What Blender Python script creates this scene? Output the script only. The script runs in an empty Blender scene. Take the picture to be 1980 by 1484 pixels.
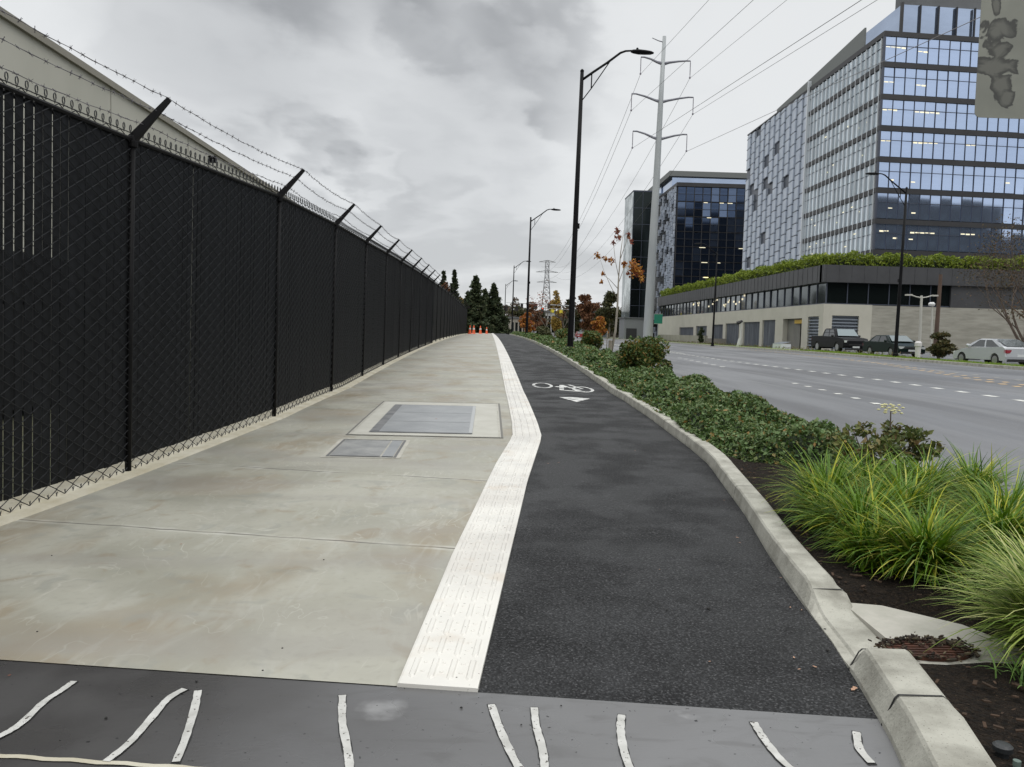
import bpy, math, random
import numpy as np
from mathutils import Matrix, Vector, Euler
random.seed(7); RNG = np.random.default_rng(7)
SC = bpy.context.scene; COL = SC.collection
R = math.radians

# ------------------------------------------------------------------ camera
cam = bpy.data.cameras.new('camera'); co = bpy.data.objects.new('camera', cam); COL.objects.link(co)
cam.sensor_width = 36; cam.lens = 36*1550/1980; cam.clip_start = .05; cam.clip_end = 3000
co.matrix_world = (Matrix.Translation((0, 0, 1.28)) @ Matrix.Rotation(-0.02995, 4, 'Z')
                   @ Matrix.Rotation(math.pi/2-0.064985, 4, 'X') @ Matrix.Rotation(0.025, 4, 'Z'))
SC.camera = co
# ------------------------------------------------------------------ world: overcast sky
W = bpy.data.worlds.new('World'); SC.world = W; W.use_nodes = True
nt = W.node_tree; nt.nodes.clear()
def N(t, **k):
    n = nt.nodes.new(t)
    for a, v in k.items(): setattr(n, a, v)
    return n
def mathn(op, a, b=None, c=None, clamp=False):
    n = N('ShaderNodeMath', operation=op, use_clamp=clamp)
    for i, v in enumerate((a, b, c)):
        if v is None: continue
        if isinstance(v, (int, float)): n.inputs[i].default_value = v
        else: nt.links.new(v, n.inputs[i])
    return n.outputs[0]
tc = N('ShaderNodeTexCoord'); sep = N('ShaderNodeSeparateXYZ'); nt.links.new(tc.outputs['Generated'], sep.inputs[0])
zc = mathn('MAXIMUM', sep.outputs[2], 0.0)
den = mathn('ADD', zc, .16)
cmb = N('ShaderNodeCombineXYZ')
nt.links.new(mathn('DIVIDE', sep.outputs[0], den), cmb.inputs[0]); nt.links.new(mathn('DIVIDE', sep.outputs[1], den), cmb.inputs[1])
def wnoise(scale, det, off, dist=0.):
    mp = N('ShaderNodeMapping'); mp.inputs['Location'].default_value = off; mp.inputs['Scale'].default_value = (1, .8, 1)
    nt.links.new(cmb.outputs[0], mp.inputs[0])
    n = N('ShaderNodeTexNoise'); n.inputs['Scale'].default_value = scale; n.inputs['Detail'].default_value = det
    n.inputs['Roughness'].default_value = .5; n.inputs['Distortion'].default_value = dist
    nt.links.new(mp.outputs[0], n.inputs[0]); return n.outputs[0]
n1 = wnoise(.8, 6, (3.1, 1.2, 0), .3); n2 = wnoise(2.0, 7, (7.7, 4.2, 0), .15)
cl = mathn('ADD', mathn('MULTIPLY', n1, .6), mathn('MULTIPLY', n2, .4))
mr = N('ShaderNodeMapRange'); mr.inputs[1].default_value = .38; mr.inputs[2].default_value = .60
mr.inputs[3].default_value = .58; mr.inputs[4].default_value = .88
nt.links.new(cl, mr.inputs[0]); val = mr.outputs[0]
# broad masses of darker and brighter cloud, edges broken up by noise
warp = mathn('MULTIPLY', mathn('SUBTRACT', mathn('ADD', mathn('MULTIPLY', n1, .5), mathn('MULTIPLY', n2, .5)), .5), .11)
def blob(vec, r0, r1, amt, val):
    v = Vector(vec).normalized()
    dp = N('ShaderNodeVectorMath', operation='DOT_PRODUCT'); dp.inputs[1].default_value = v
    nt.links.new(tc.outputs['Generated'], dp.inputs[0])
    d = mathn('ADD', dp.outputs['Value'], warp)
    m = N('ShaderNodeMapRange', interpolation_type='SMOOTHSTEP')
    m.inputs[1].default_value = math.cos(r0); m.inputs[2].default_value = math.cos(r1)
    m.inputs[3].default_value = 0; m.inputs[4].default_value = amt
    nt.links.new(d, m.inputs[0]); return mathn('ADD', val, m.outputs[0])
for b in [
    ((-.30, .90, .33), .13, .01, -.06), ((-.19, .90, .40), .12, .01, -.05),
    ((-0.296, 0.898, 0.327), 0.17, 0.02, -0.189), ((-0.195, 0.919, 0.344), 0.13, 0, -0.102), ((-0.005, 0.943, 0.331), 0.15, 0.02, -0.217), ((0.079, 0.950, 0.302), 0.1, 0, -0.145), ((-0.064, 0.956, 0.287), 0.08, 0, -0.072), ((-0.095, 0.977, 0.189), 0.13, 0, -0.102), ((-0.203, 0.965, 0.165), 0.12, 0.02, -0.087), ((-0.002, 0.981, 0.193), 0.1, 0, -0.058), ((-0.462, 0.832, 0.306), 0.12, 0, 0.131), ((-0.328, 0.912, 0.248), 0.12, 0, 0.102), ((-0.153, 0.952, 0.265), 0.08, 0, 0.087), ((0.027, 0.966, 0.257), 0.08, 0, 0.058), ((0.231, 0.927, 0.294), 0.22, 0.05, 0.131), ((0.380, 0.865, 0.328), 0.25, 0.05, 0.116), ((-0.384, 0.872, 0.304), 0.08, 0, -0.043), ((0.125, 0.983, 0.135), 0.15, 0.02, 0.043)]:
    val = blob(*b, val)
val = mathn('SMOOTH_MIN', val, .80, .18); el = N('ShaderNodeMapRange', interpolation_type='SMOOTHSTEP'); el.inputs[1].default_value = .42; el.inputs[2].default_value = 1.
el.inputs[3].default_value = 1.; el.inputs[4].default_value = 2.9
nt.links.new(zc, el.inputs[0])
val = mathn('MULTIPLY', val, el.outputs[0])
tint = N('ShaderNodeMix', data_type='RGBA'); tint.inputs[6].default_value = (.93, .97, 1.03, 1); tint.inputs[7].default_value = (.985, 1., 1.0, 1)
nt.links.new(mathn('MULTIPLY', val, 1.0, clamp=True), tint.inputs[0])
vm = N('ShaderNodeVectorMath', operation='SCALE'); nt.links.new(tint.outputs[2], vm.inputs[0]); nt.links.new(val, vm.inputs['Scale'])
sky = N('ShaderNodeTexSky', sky_type='NISHITA', sun_disc=False, sun_elevation=R(48), sun_rotation=R(150))
b1 = N('ShaderNodeBackground'); nt.links.new(vm.outputs[0], b1.inputs[0]); b1.inputs[1].default_value = .97
b2 = N('ShaderNodeBackground'); nt.links.new(sky.outputs[0], b2.inputs[0]); b2.inputs[1].default_value = .004
ad = N('ShaderNodeAddShader'); nt.links.new(b1.outputs[0], ad.inputs[0]); nt.links.new(b2.outputs[0], ad.inputs[1])
wo = N('ShaderNodeOutputWorld'); nt.links.new(ad.outputs[0], wo.inputs[0])
sl = bpy.data.lights.new('sun', 'SUN'); sl.energy = .55; sl.angle = R(28); sl.color = (1, .97, .92)
so = bpy.data.objects.new('sun', sl); COL.objects.link(so)
so.rotation_euler = (R(42), 0, R(-150+180+0)); so.location = (0, 0, 60)
SC.view_settings.view_transform = 'Standard'; SC.view_settings.look = 'None'; SC.view_settings.exposure = 0.05; SC.view_settings.gamma = 1

# ------------------------------------------------------------------ helpers
def ss(t): t = min(1, max(0, t)); return t*t*(3-2*t)
def gz(x, y):
    r = .82*(1-math.exp(-(y-17)/26.)) if y > 17 else 0
    return -.28*(1-ss((y-4.5)/12.5))+.2*ss((x-9)/14)+r*(1-ss((x-3.6)/4.4))
class MB:
    def __init__(s): s.V = []; s.F = []; s.n = 0; s.MI = []; s.mi = 0
    def add(s, v, f):
        v = [tuple(p) for p in v]; s.V.append(np.array(v, float).reshape(-1, 3))
        s.F.extend([tuple(i+s.n for i in q) for q in f]); s.MI.extend([s.mi]*len(f)); s.n += len(v); return s
    def quads(s, A):                      # A: (n,4,3)
        A = np.asarray(A, float); n = len(A); s.V.append(A.reshape(-1, 3))
        idx = (np.arange(n*4).reshape(n, 4)+s.n).tolist(); s.F.extend(map(tuple, idx)); s.MI.extend([s.mi]*n); s.n += 4*n; return s
    def box(s, x0, x1, y0, y1, z0, z1):
        v = [(x, y, z) for z in (z0, z1) for y in (y0, y1) for x in (x0, x1)]
        return s.add(v, [(0, 2, 3, 1), (4, 5, 7, 6), (0, 1, 5, 4), (2, 6, 7, 3), (0, 4, 6, 2), (1, 3, 7, 5)])
    def obox(s, c, ax, ay, az, hx, hy, hz):
        c, ax, ay, az = map(Vector, (c, ax, ay, az))
        v = [c+ax*hx*i+ay*hy*j+az*hz*k for k in (-1, 1) for j in (-1, 1) for i in (-1, 1)]
        return s.add(v, [(0, 2, 3, 1), (4, 5, 7, 6), (0, 1, 5, 4), (2, 6, 7, 3), (0, 4, 6, 2), (1, 3, 7, 5)])
    def tube(s, pts, rad, n=8, caps=True):
        pts = [Vector(p) for p in pts]
        if not isinstance(rad, (list, tuple)): rad = [rad]*len(pts)
        v = []; f = []; up = None
        for i, p in enumerate(pts):
            d = (pts[min(i+1, len(pts)-1)]-pts[max(i-1, 0)]).normalized()
            if up is None: up = Vector((0, 0, 1)) if abs(d.z) < .9 else Vector((1, 0, 0))
            a = d.cross(up).normalized(); b = a.cross(d).normalized(); up = b
            for k in range(n):
                t = 2*math.pi*k/n; v.append(p+(a*math.cos(t)+b*math.sin(t))*rad[i])
        for i in range(len(pts)-1):
            for k in range(n): f.append((i*n+k, i*n+(k+1) % n, (i+1)*n+(k+1) % n, (i+1)*n+k))
        if caps: f.append(tuple(range(n))[::-1]); f.append(tuple((len(pts)-1)*n+k for k in range(n)))
        return s.add(v, f)
    def lathe(s, c, prof, n=16, axis='z'):
        v = []; f = []
        for r, h in prof:
            for k in range(n):
                t = 2*math.pi*k/n; a, b = r*math.cos(t), r*math.sin(t)
                v.append((c[0]+a, c[1]+b, c[2]+h) if axis == 'z' else ((c[0]+h, c[1]+a, c[2]+b) if axis == 'x' else (c[0]+a, c[1]+h, c[2]+b)))
        for i in range(len(prof)-1):
            for k in range(n): f.append((i*n+k, i*n+(k+1) % n, (i+1)*n+(k+1) % n, (i+1)*n+k))
        f.append(tuple(range(n))[::-1]); f.append(tuple((len(prof)-1)*n+k for k in range(n)))
        return s.add(v, f)
    def prism(s, poly, z0, z1):            # poly list of (x,y); z0,z1 numbers or functions
        n = len(poly); g = lambda z, p: z(p[0], p[1]) if callable(z) else z
        v = [(p[0], p[1], g(z0, p)) for p in poly]+[(p[0], p[1], g(z1, p)) for p in poly]
        f = [tuple(range(n))[::-1], tuple(range(n, 2*n))]+[(i, (i+1) % n, n+(i+1) % n, n+i) for i in range(n)]
        return s.add(v, f)
    def build(s, name, mats, parent=None, smooth=False):
        me = bpy.data.meshes.new(name)
        V = np.concatenate(s.V) if s.V else np.zeros((0, 3))
        if parent is not None:
            p = parent; off = Vector((0, 0, 0))
            while p is not None: off += Vector(p.get('_o', (0, 0, 0))); p = p.parent
            V = V-np.array(off)
        me.from_pydata(V.tolist(), [], s.F)
        if not isinstance(mats, (list, tuple)): mats = [mats]
        for m in mats: me.materials.append(m)
        if len(mats) > 1: me.polygons.foreach_set('material_index', s.MI)
        if smooth: me.polygons.foreach_set('use_smooth', [True]*len(me.polygons))
        me.update()
        o = bpy.data.objects.new(name, me); COL.objects.link(o)
        if parent is not None: o.parent = parent
        return o
def tag(o, label, cat, group=None, kind=None):
    if label: o['label'] = label
    if cat: o['category'] = cat
    if group: o['group'] = group
    if kind: o['kind'] = kind
    return o
def struct(o): o['kind'] = 'structure'; return o
def thing(name, label, cat, loc=(0, 0, 0), group=None):
    o = bpy.data.objects.new(name, None); COL.objects.link(o); o.location = loc; o['_o'] = tuple(float(a) for a in loc)
    o.empty_display_size = .3
    return tag(o, label, cat, group)
def clone(o, loc=None, rz=None, sc=None, label=None, parent=None):
    c = o.copy(); COL.objects.link(c)
    if parent is not None: c.parent = parent
    if loc is not None: c.location = loc
    if rz is not None: c.rotation_euler = (c.rotation_euler[0], c.rotation_euler[1], rz)
    if sc is not None: c.scale = (sc,)*3 if not isinstance(sc, tuple) else sc
    if label: c['label'] = label
    for ch in [k for k in bpy.data.objects if k.parent == o]: clone(ch, parent=c)
    return c
# ------------------------------------------------------------------ materials
def mat(name, c1, c2=None, scale=4., rough=.7, rough2=None, bump=0., bscale=60., metal=0., spec=.5, detail=5, stretch=(1, 1, 1),
        lo=.35, hi=.65, speck=None, island=False, emit=None, coat=0., trans=0., bdist=.01):
    m = bpy.data.materials.new(name); m.use_nodes = True; t = m.node_tree; L = t.links; p = t.nodes['Principled BSDF']
    p.inputs['Base Color'].default_value = (*c1, 1); p.inputs['Roughness'].default_value = rough; p.inputs['Metallic'].default_value = metal
    p.inputs['Specular IOR Level'].default_value = spec; p.inputs['Coat Weight'].default_value = coat
    if emit: p.inputs['Emission Color'].default_value = (*emit[0], 1); p.inputs['Emission Strength'].default_value = emit[1]
    tcn = t.nodes.new('ShaderNodeTexCoord'); mp = t.nodes.new('ShaderNodeMapping'); mp.inputs['Scale'].default_value = stretch
    L.new(tcn.outputs['Object'], mp.inputs[0])
    col = None
    if island:
        g = t.nodes.new('ShaderNodeNewGeometry'); rp = t.nodes.new('ShaderNodeValToRGB'); L.new(g.outputs['Random Per Island'], rp.inputs[0])
        cs = c2; rp.color_ramp.elements[0].color = (*c1, 1); rp.color_ramp.elements[0].position = 0
        rp.color_ramp.elements[1].color = (*cs[-1], 1); rp.color_ramp.elements[1].position = 1
        for i, c in enumerate(cs[:-1]):
            e = rp.color_ramp.elements.new((i+1)/len(cs)); e.color = (*c, 1)
        col = rp.outputs[0]
    elif c2:
        n = t.nodes.new('ShaderNodeTexNoise'); n.inputs['Scale'].default_value = scale; n.inputs['Detail'].default_value = detail
        n.inputs['Roughness'].default_value = .6
        L.new(mp.outputs[0], n.inputs[0]); rp = t.nodes.new('ShaderNodeValToRGB'); L.new(n.outputs[0], rp.inputs[0])
        rp.color_ramp.elements[0].color = (*c1, 1); rp.color_ramp.elements[0].position = lo
        rp.color_ramp.elements[1].color = (*c2, 1); rp.color_ramp.elements[1].position = hi
        col = rp.outputs[0]
        if rough2 is not None:
            r = t.nodes.new('ShaderNodeMapRange'); r.inputs[1].default_value = lo; r.inputs[2].default_value = hi
            r.inputs[3].default_value = rough; r.inputs[4].default_value = rough2; L.new(n.outputs[0], r.inputs[0]); L.new(r.outputs[0], p.inputs['Roughness'])
    if speck:   # (scale, colour, threshold, softness)
        n = t.nodes.new('ShaderNodeTexNoise'); n.inputs['Scale'].default_value = speck[0]; n.inputs['Detail'].default_value = 2
        L.new(mp.outputs[0], n.inputs[0]); r = t.nodes.new('ShaderNodeMapRange'); r.inputs[1].default_value = speck[2]; r.inputs[2].default_value = speck[2]+speck[3]
        L.new(n.outputs[0], r.inputs[0]); mx = t.nodes.new('ShaderNodeMix'); mx.data_type = 'RGBA'; L.new(r.outputs[0], mx.inputs[0])
        if col: L.new(col, mx.inputs[6])
        else: mx.inputs[6].default_value = (*c1, 1)
        mx.inputs[7].default_value = (*speck[1], 1); col = mx.outputs[2]
    if col: L.new(col, p.inputs['Base Color'])
    if bump:
        n = t.nodes.new('ShaderNodeTexNoise'); n.inputs['Scale'].default_value = bscale; n.inputs['Detail'].default_value = 3; L.new(mp.outputs[0], n.inputs[0])
        b = t.nodes.new('ShaderNodeBump'); b.inputs['Strength'].default_value = bump; b.inputs['Distance'].default_value = bdist
        L.new(n.outputs[0], b.inputs['Height']); L.new(b.outputs[0], p.inputs['Normal'])
    if trans:
        tr = t.nodes.new('ShaderNodeBsdfTranslucent'); mx = t.nodes.new('ShaderNodeMixShader'); mx.inputs[0].default_value = trans
        if col: L.new(col, tr.inputs[0])
        o = t.nodes['Material Output']; L.new(p.outputs[0], mx.inputs[1]); L.new(tr.outputs[0], mx.inputs[2]); L.new(mx.outputs[0], o.inputs[0])
    return m
class NT:      # tiny helper for hand-made node trees
    def __init__(s, m): s.t = m.node_tree; s.p = s.t.nodes['Principled BSDF']; s.c = s.t.nodes.new('ShaderNodeTexCoord').outputs['Object']
    def n(s, ty, **k):
        a = s.t.nodes.new(ty)
        for q, v in k.items(): setattr(a, q, v)
        return a
    def m(s, op, a, b=None, c=None, clamp=False):
        n = s.n('ShaderNodeMath', operation=op, use_clamp=clamp)
        for i, v in enumerate((a, b, c)):
            if v is None: continue
            if isinstance(v, (int, float)): n.inputs[i].default_value = v
            else: s.t.links.new(v, n.inputs[i])
        return n.outputs[0]
    def noise(s, sc, det=4, stretch=(1, 1, 1), dist=0, rot=0, off=(0, 0, 0)):
        mp = s.n('ShaderNodeMapping'); mp.inputs['Scale'].default_value = stretch; mp.inputs['Rotation'].default_value = (0, 0, rot); mp.inputs['Location'].default_value = off
        s.t.links.new(s.c, mp.inputs[0]); n = s.n('ShaderNodeTexNoise'); n.inputs['Scale'].default_value = sc; n.inputs['Detail'].default_value = det
        n.inputs['Distortion'].default_value = dist; s.t.links.new(mp.outputs[0], n.inputs[0]); return n.outputs[0]
    def rng(s, v, a, b, c=0., d=1.):
        r = s.n('ShaderNodeMapRange', interpolation_type='SMOOTHSTEP')
        for i, q in enumerate((a, b, c, d)): r.inputs[i+1].default_value = q
        s.t.links.new(v, r.inputs[0]); return r.outputs[0]
    def mix(s, f, a, b):
        x = s.n('ShaderNodeMix', data_type='RGBA')
        for i, v in ((0, f), (6, a), (7, b)):
            if isinstance(v, tuple): x.inputs[i].default_value = (*v, 1)
            elif isinstance(v, (int, float)): x.inputs[i].default_value = v
            else: s.t.links.new(v, x.inputs[i])
        return x.outputs[2]
    def xyz(s):
        q = s.n('ShaderNodeSeparateXYZ'); s.t.links.new(s.c, q.inputs[0]); return q.outputs
    def out(s, col=None, rough=None, bump=None, bs=.3, bd=.01):
        L = s.t.links
        if col is not None: L.new(col, s.p.inputs['Base Color'])
        if rough is not None: L.new(rough, s.p.inputs['Roughness'])
        if bump is not None:
            b = s.n('ShaderNodeBump'); b.inputs['Strength'].default_value = bs; b.inputs['Distance'].default_value = bd
            L.new(bump, b.inputs['Height']); L.new(b.outputs[0], s.p.inputs['Normal'])
# sidewalk concrete: trowelled, rust-brown tint patches, joints every 2.4 m
m_walk = mat('broom_concrete', (.3, .3, .26)); q = NT(m_walk)
X_, Y_, Z_ = q.xyz()
big = q.noise(.55, 5, dist=.6); med = q.noise(1.05, 6, (1, .6, 1), dist=.5, rot=.4); swirl = q.noise(5, 3, (1, .25, 1), dist=2.2, rot=-.6); fine = q.noise(60, 3)
col = q.mix(q.rng(big, .35, .65), (.30, .292, .24), (.375, .366, .31))
col = q.mix(q.m('MULTIPLY', q.rng(med, .46, .66), .85), col, (.265, .225, .16)); col = q.mix(q.m('MULTIPLY', q.rng(q.noise(2.6, 6, (1, .8, 1), dist=1.2, off=(5, 2, 0)), .56, .72), .6), col, (.24, .185, .115))
col = q.mix(q.m('MULTIPLY', q.rng(swirl, .52, .7), .35), col, (.42, .415, .37))
col = q.mix(q.m('MULTIPLY', q.rng(q.noise(3.1, 4, dist=1., off=(9, 4, 0)), .57, .68), .45), col, (.25, .255, .225))
rdg = q.m('ABSOLUTE', q.m('SUBTRACT', q.noise(1.6, 2, (1, .5, 1), dist=3.5, off=(1, 3, 0)), .5)); col = q.mix(q.m('MULTIPLY', q.m('SUBTRACT', 1, q.rng(rdg, .0, .012)), q.m('MULTIPLY', q.rng(q.noise(2.1, 3, off=(8, 8, 0)), .45, .6), .5)), col, (.50, .49, .43)); col = q.mix(q.m('MULTIPLY', q.rng(q.noise(18, 4), .5, .75), .35), col, (.25, .24, .20))
far = q.rng(Y_, 14., 24.)     # streaks across the slabs further on
st = q.noise(1.1, 4, (.25, 1.6, 1))
col = q.mix(q.m('MULTIPLY', q.rng(st, .45, .65), .55), col, (.28, .265, .235))
u = q.m('ADD', Y_, q.m('MULTIPLY', X_, .175)); u = q.m('ADD', u, q.m('MULTIPLY', q.m('SUBTRACT', q.noise(2.5, 3), .5), .06))
w = q.m('PINGPONG', q.m('SUBTRACT', u, 5.6-0.01), 1.2)
jt = q.m('SUBTRACT', 1, q.rng(w, .004, .016)); jv = q.rng(q.noise(1.7, 3), .35, .6, .15, 1)
jt = q.m('MULTIPLY', jt, jv)
col = q.mix(jt, col, (.10, .095, .085))
jl = q.m('MULTIPLY', q.m('SUBTRACT', q.rng(w, .012, .02), q.rng(w, .03, .07)), q.rng(q.noise(4, 3), .4, .7)); col = q.mix(q.m('MULTIPLY', jl, .55), col, (.55, .54, .49))
ru = q.rng(q.noise(1.2, 4, dist=.5), .35, .65, .42, .72)
hgt = q.m('ADD', q.m('MULTIPLY', fine, .25), q.m('ADD', q.m('MULTIPLY', swirl, .9), q.m('MULTIPLY', jt, -2.)))
q.out(col, ru, hgt, .25, .004)
m_conc = mat('kerb_concrete', (.22, .212, .178), (.42, .41, .355), scale=4.5, rough=.8, bump=.7, bscale=60, speck=(130, (.13, .12, .10), .66, .05), bdist=.006, detail=8, lo=.3, hi=.6)
m_conc2 = mat('apron_concrete', (.36, .35, .30), (.46, .44, .39), scale=5, rough=.8, bump=.4, bscale=80, bdist=.003)
m_joint = mat('joint_sealant', (.01, .01, .01), rough=.6)
m_foot = mat('footing_concrete', (.40, .36, .26), (.52, .49, .40), scale=3, rough=.85, bump=.3, bdist=.004)
# white polymer guidance strip
m_strip = mat('white_polymer', (.62, .6, .56)); q = NT(m_strip)
col = q.mix(q.rng(q.noise(1.3, 4), .4, .65), (.70, .68, .63), (.60, .575, .53))
col = q.mix(q.m('MULTIPLY', q.rng(q.noise(2.4, 4, off=(4, 1, 0)), .56, .7), .35), col, (.5, .4, .3))
col = q.mix(q.rng(q.noise(42, 2), .72, .75), col, (.07, .06, .05))
q.out(col, q.rng(q.noise(3, 3), .4, .6, .3, .5))
# new asphalt of the cycle path
m_path = mat('new_asphalt', (.03, .03, .03)); q = NT(m_path); X_, Y_, Z_ = q.xyz()
vo = q.n('ShaderNodeTexVoronoi'); vo.inputs['Scale'].default_value = 60; q.t.links.new(q.c, vo.inputs[0])
sp = q.noise(80, 2); q.p.inputs['Specular IOR Level'].default_value = .3
col = q.mix(q.rng(q.noise(1.3, 5, dist=.4), .38, .66), (.023, .0238, .025), (.031, .032, .034))
col = q.mix(q.m('MULTIPLY', q.rng(vo.outputs['Distance'], .22, .62), .92), col, (.004, .004, .0045))
col = q.mix(q.m('MULTIPLY', q.rng(sp, .56, .70), .62), col, (.125, .125, .128))
col = q.mix(q.m('MULTIPLY', q.rng(q.noise(2.2, 4, (1, .35, 1), off=(3, 0, 0)), .56, .76), .16), col, (.07, .072, .076))
q.out(col, q.rng(q.noise(1.7, 3), .4, .65, .55, .8), q.m('SUBTRACT', q.m('MULTIPLY', sp, .6), vo.outputs['Distance']), .8, .012)
m_road = mat('worn_asphalt', (.16, .16, .165), spec=.3); q = NT(m_road)
col = q.mix(q.rng(q.noise(.5, 5, (1.6, .18, 1)), .35, .65), (.115, .117, .124), (.175, .178, .188))
col = q.mix(q.m('MULTIPLY', q.rng(q.noise(.6, 4, (2.4, .05, 1), off=(1, 7, 0)), .52, .72), .45), col, (.235, .237, .245))
col = q.mix(q.m('MULTIPLY', q.rng(q.noise(70, 2), .55, .75), .5), col, (.25, .25, .25))
q.out(col, q.rng(q.noise(.4, 4, (1.5, .2, 1)), .4, .65, .5, .75), q.noise(90, 2), .35, .004)
# dark slab in the foreground, damp satin
m_slab = mat('dark_driveway_slab', (.1, .1, .1)); q = NT(m_slab); X_, Y_, Z_ = q.xyz()
col = q.mix(q.rng(q.noise(1.1, 5, dist=.5, off=(2, 0, 0)), .35, .65), (.066, .064, .064), (.13, .13, .134))
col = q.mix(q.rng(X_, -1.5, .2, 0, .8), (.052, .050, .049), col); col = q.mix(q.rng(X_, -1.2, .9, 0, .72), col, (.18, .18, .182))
col = q.mix(q.m('MULTIPLY', q.rng(q.noise(4, 4, (1, 3, 1), dist=.8), .5, .7), .3), col, (.06, .057, .054))
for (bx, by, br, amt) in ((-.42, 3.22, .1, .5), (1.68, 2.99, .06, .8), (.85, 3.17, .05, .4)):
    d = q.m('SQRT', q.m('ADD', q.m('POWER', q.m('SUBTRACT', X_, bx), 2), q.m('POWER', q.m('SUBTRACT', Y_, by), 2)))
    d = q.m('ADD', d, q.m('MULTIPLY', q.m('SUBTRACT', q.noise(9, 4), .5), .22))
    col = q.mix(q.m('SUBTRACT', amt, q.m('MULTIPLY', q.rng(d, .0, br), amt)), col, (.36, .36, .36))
col = q.mix(q.rng(q.noise(38, 2), .715, .73), col, (.01, .01, .01))
q.out(col, q.rng(q.noise(1.6, 4), .35, .65, .24, .5), q.noise(30, 3, (1, 3, 1)), .12, .004)
m_white = mat('white_inlay', (.56, .555, .53), (.40, .395, .37), scale=11, rough=.65, detail=8, speck=(60, (.08, .07, .06), .66, .02))
m_soil = mat('bark_soil', (.006, .0045, .0035), (.026, .018, .012), scale=34, rough=.95, bump=1., bscale=48, bdist=.06, speck=(70, (.07, .048, .03), .66, .04), spec=.2)
m_grassland = mat('rough_ground', (.05, .055, .025), (.09, .085, .05), scale=1.5, rough=.95, bump=.4, bscale=10)
m_turf = mat('verge_turf', (.10, .165, .02), (.17, .23, .04), scale=2.5, rough=.95, bump=.8, bscale=30, speck=(6, (.2, .19, .09), .6, .1))
m_blackpaint = mat('black_paint', (.003, .003, .004), (.006, .006, .007), scale=2, rough=.5, spec=.15)
m_fpost = mat('fence_post_paint', (.003, .003, .0035), (.006, .006, .007), scale=6, rough=.6, spec=.2)
m_wire = mat('fence_wire_vinyl', (.024, .0255, .028), rough=.4, spec=.45); m_band = mat('fence_band_black', (.004, .004, .005), rough=.6, spec=.2)
m_slat = mat('privacy_slats', (.004, .0045, .0055), (.010, .011, .013), scale=2.2, stretch=(1, 7, .35), rough=.55, spec=.22)
m_galv = mat('galvanised_wire', (.10, .095, .11), (.2, .19, .2), scale=12, rough=.5, metal=.4)
m_steel = mat('galvanised_steel', (.33, .35, .36), (.43, .45, .45), scale=.5, rough=.55, stretch=(1, 1, .2), metal=.15)
m_armsteel = mat('dull_arm_steel', (.17, .17, .2), (.24, .24, .27), scale=2, rough=.5, metal=.2)
m_line = mat('power_line_metal', (.2, .19, .2), rough=.5, metal=.3)
m_insul = mat('insulator_polymer', (.22, .2, .24), rough=.5)
m_paint = mat('lane_paint', (.75, .75, .7), (.5, .5, .47), scale=9, rough=.7)
m_paintw = mat('worn_lane_paint', (.4, .39, .35), (.24, .235, .225), scale=4, rough=.8)
m_ypaint = mat('yellow_lane_paint', (.75, .5, .24), (.5, .38, .22), scale=5, rough=.8)
# ------------------------------------------------------------------ ground sheets
def sheet(name, m, xs, ys, dz, warp=None, kind=True, parent=None):
    mb = MB(); v = []
    for y in ys:
        for x in xs:
            X = x(y) if callable(x) else x
            Yy = y+(warp(X, y) if warp else 0)
            v.append((X, Yy, gz(X, Yy)+(dz(X, Yy) if callable(dz) else dz)))
    n = len(xs); f = [(j*n+i, j*n+i+1, (j+1)*n+i+1, (j+1)*n+i) for j in range(len(ys)-1) for i in range(n-1)]
    mb.add(v, f); o = mb.build(name, m, parent, smooth=True)
    if kind: struct(o)
    return o
def yr(a, b, fine=.5):
    out = [a]; y = a
    while y < b: y += max(fine, (y-8)*.05) if y > 8 else fine; out.append(min(y, b))
    return out
def interp(pts): 
    px = [p[0] for p in pts]; py = [p[1] for p in pts]
    return lambda y: float(np.interp(y, px, py))
sL = interp([(2.5, -.44), (3.4, -.366), (5.5, -.218), (8.0, .02), (8.8, .10), (10.75, .347), (12, .372), (110, .385), (400, .39)])
sR = interp([(2.5, -.09), (3.4, -.011), (5.5, .18), (8.0, .42), (8.8, .515), (10.75, .745), (12, .762), (110, .77), (400, .77)])
kI = interp([(1.8, 1.36), (2.59, 1.55), (3.0, 1.66), (3.5, 1.76), (4.0, 1.85), (4.6, 1.93), (5.8, 2.10), (6.9, 2.28), (8.0, 2.44), (9.05, 2.58), (10.6, 2.64), (14, 2.66), (30, 2.74), (50, 2.83), (110, 2.9), (150, 2.9)])
fx = interp([(0, -4.33), (4.1, -3.98), (8.03, -3.57), (12.03, -3.19), (15.8, -3.08), (110, -3.1), (150, -3.1)])
def edge(x): return 3.38-.123*(x+.011)
sheet('ground', m_grassland, [-500, -200, -60, -20, -8, -4, 2.0, 3.6, 4.2, 5, 6, 7, 8, 10, 12, 15, 18, 21, 24, 30, 60, 200, 600],
      [-60, -10, 0, 3, 5, 7, 9, 11, 13, 15, 17, 20, 25, 30, 40, 50, 60, 80, 100, 130, 170, 250, 400, 700, 1400, 2500], lambda x, y: -.16)
fade = lambda x, y: (edge(x)-3.38)*max(0, 1-(y-3.38)/6)
walkx = [lambda y: fx(y)+.165, lambda y: fx(y)*.8, -2, -1.2, -.6, lambda y: sL(y)]
sheet('sidewalk', m_walk, walkx, [3.38]+yr(3.6, 150), 0, fade)
sheet('fence_footing', m_foot, [lambda y: fx(y)-.32, lambda y: fx(y)+.14, lambda y: fx(y)+.17], yr(2.4, 112), lambda x, y: .022 if x < fx(y)+.15 else -.005)
sheet('cycle_path', m_path, [lambda y: sR(y)-.02, 1.2, 1.6, lambda y: kI(y)+.05], [3.38]+yr(3.6, 150), -.004, fade)
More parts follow.
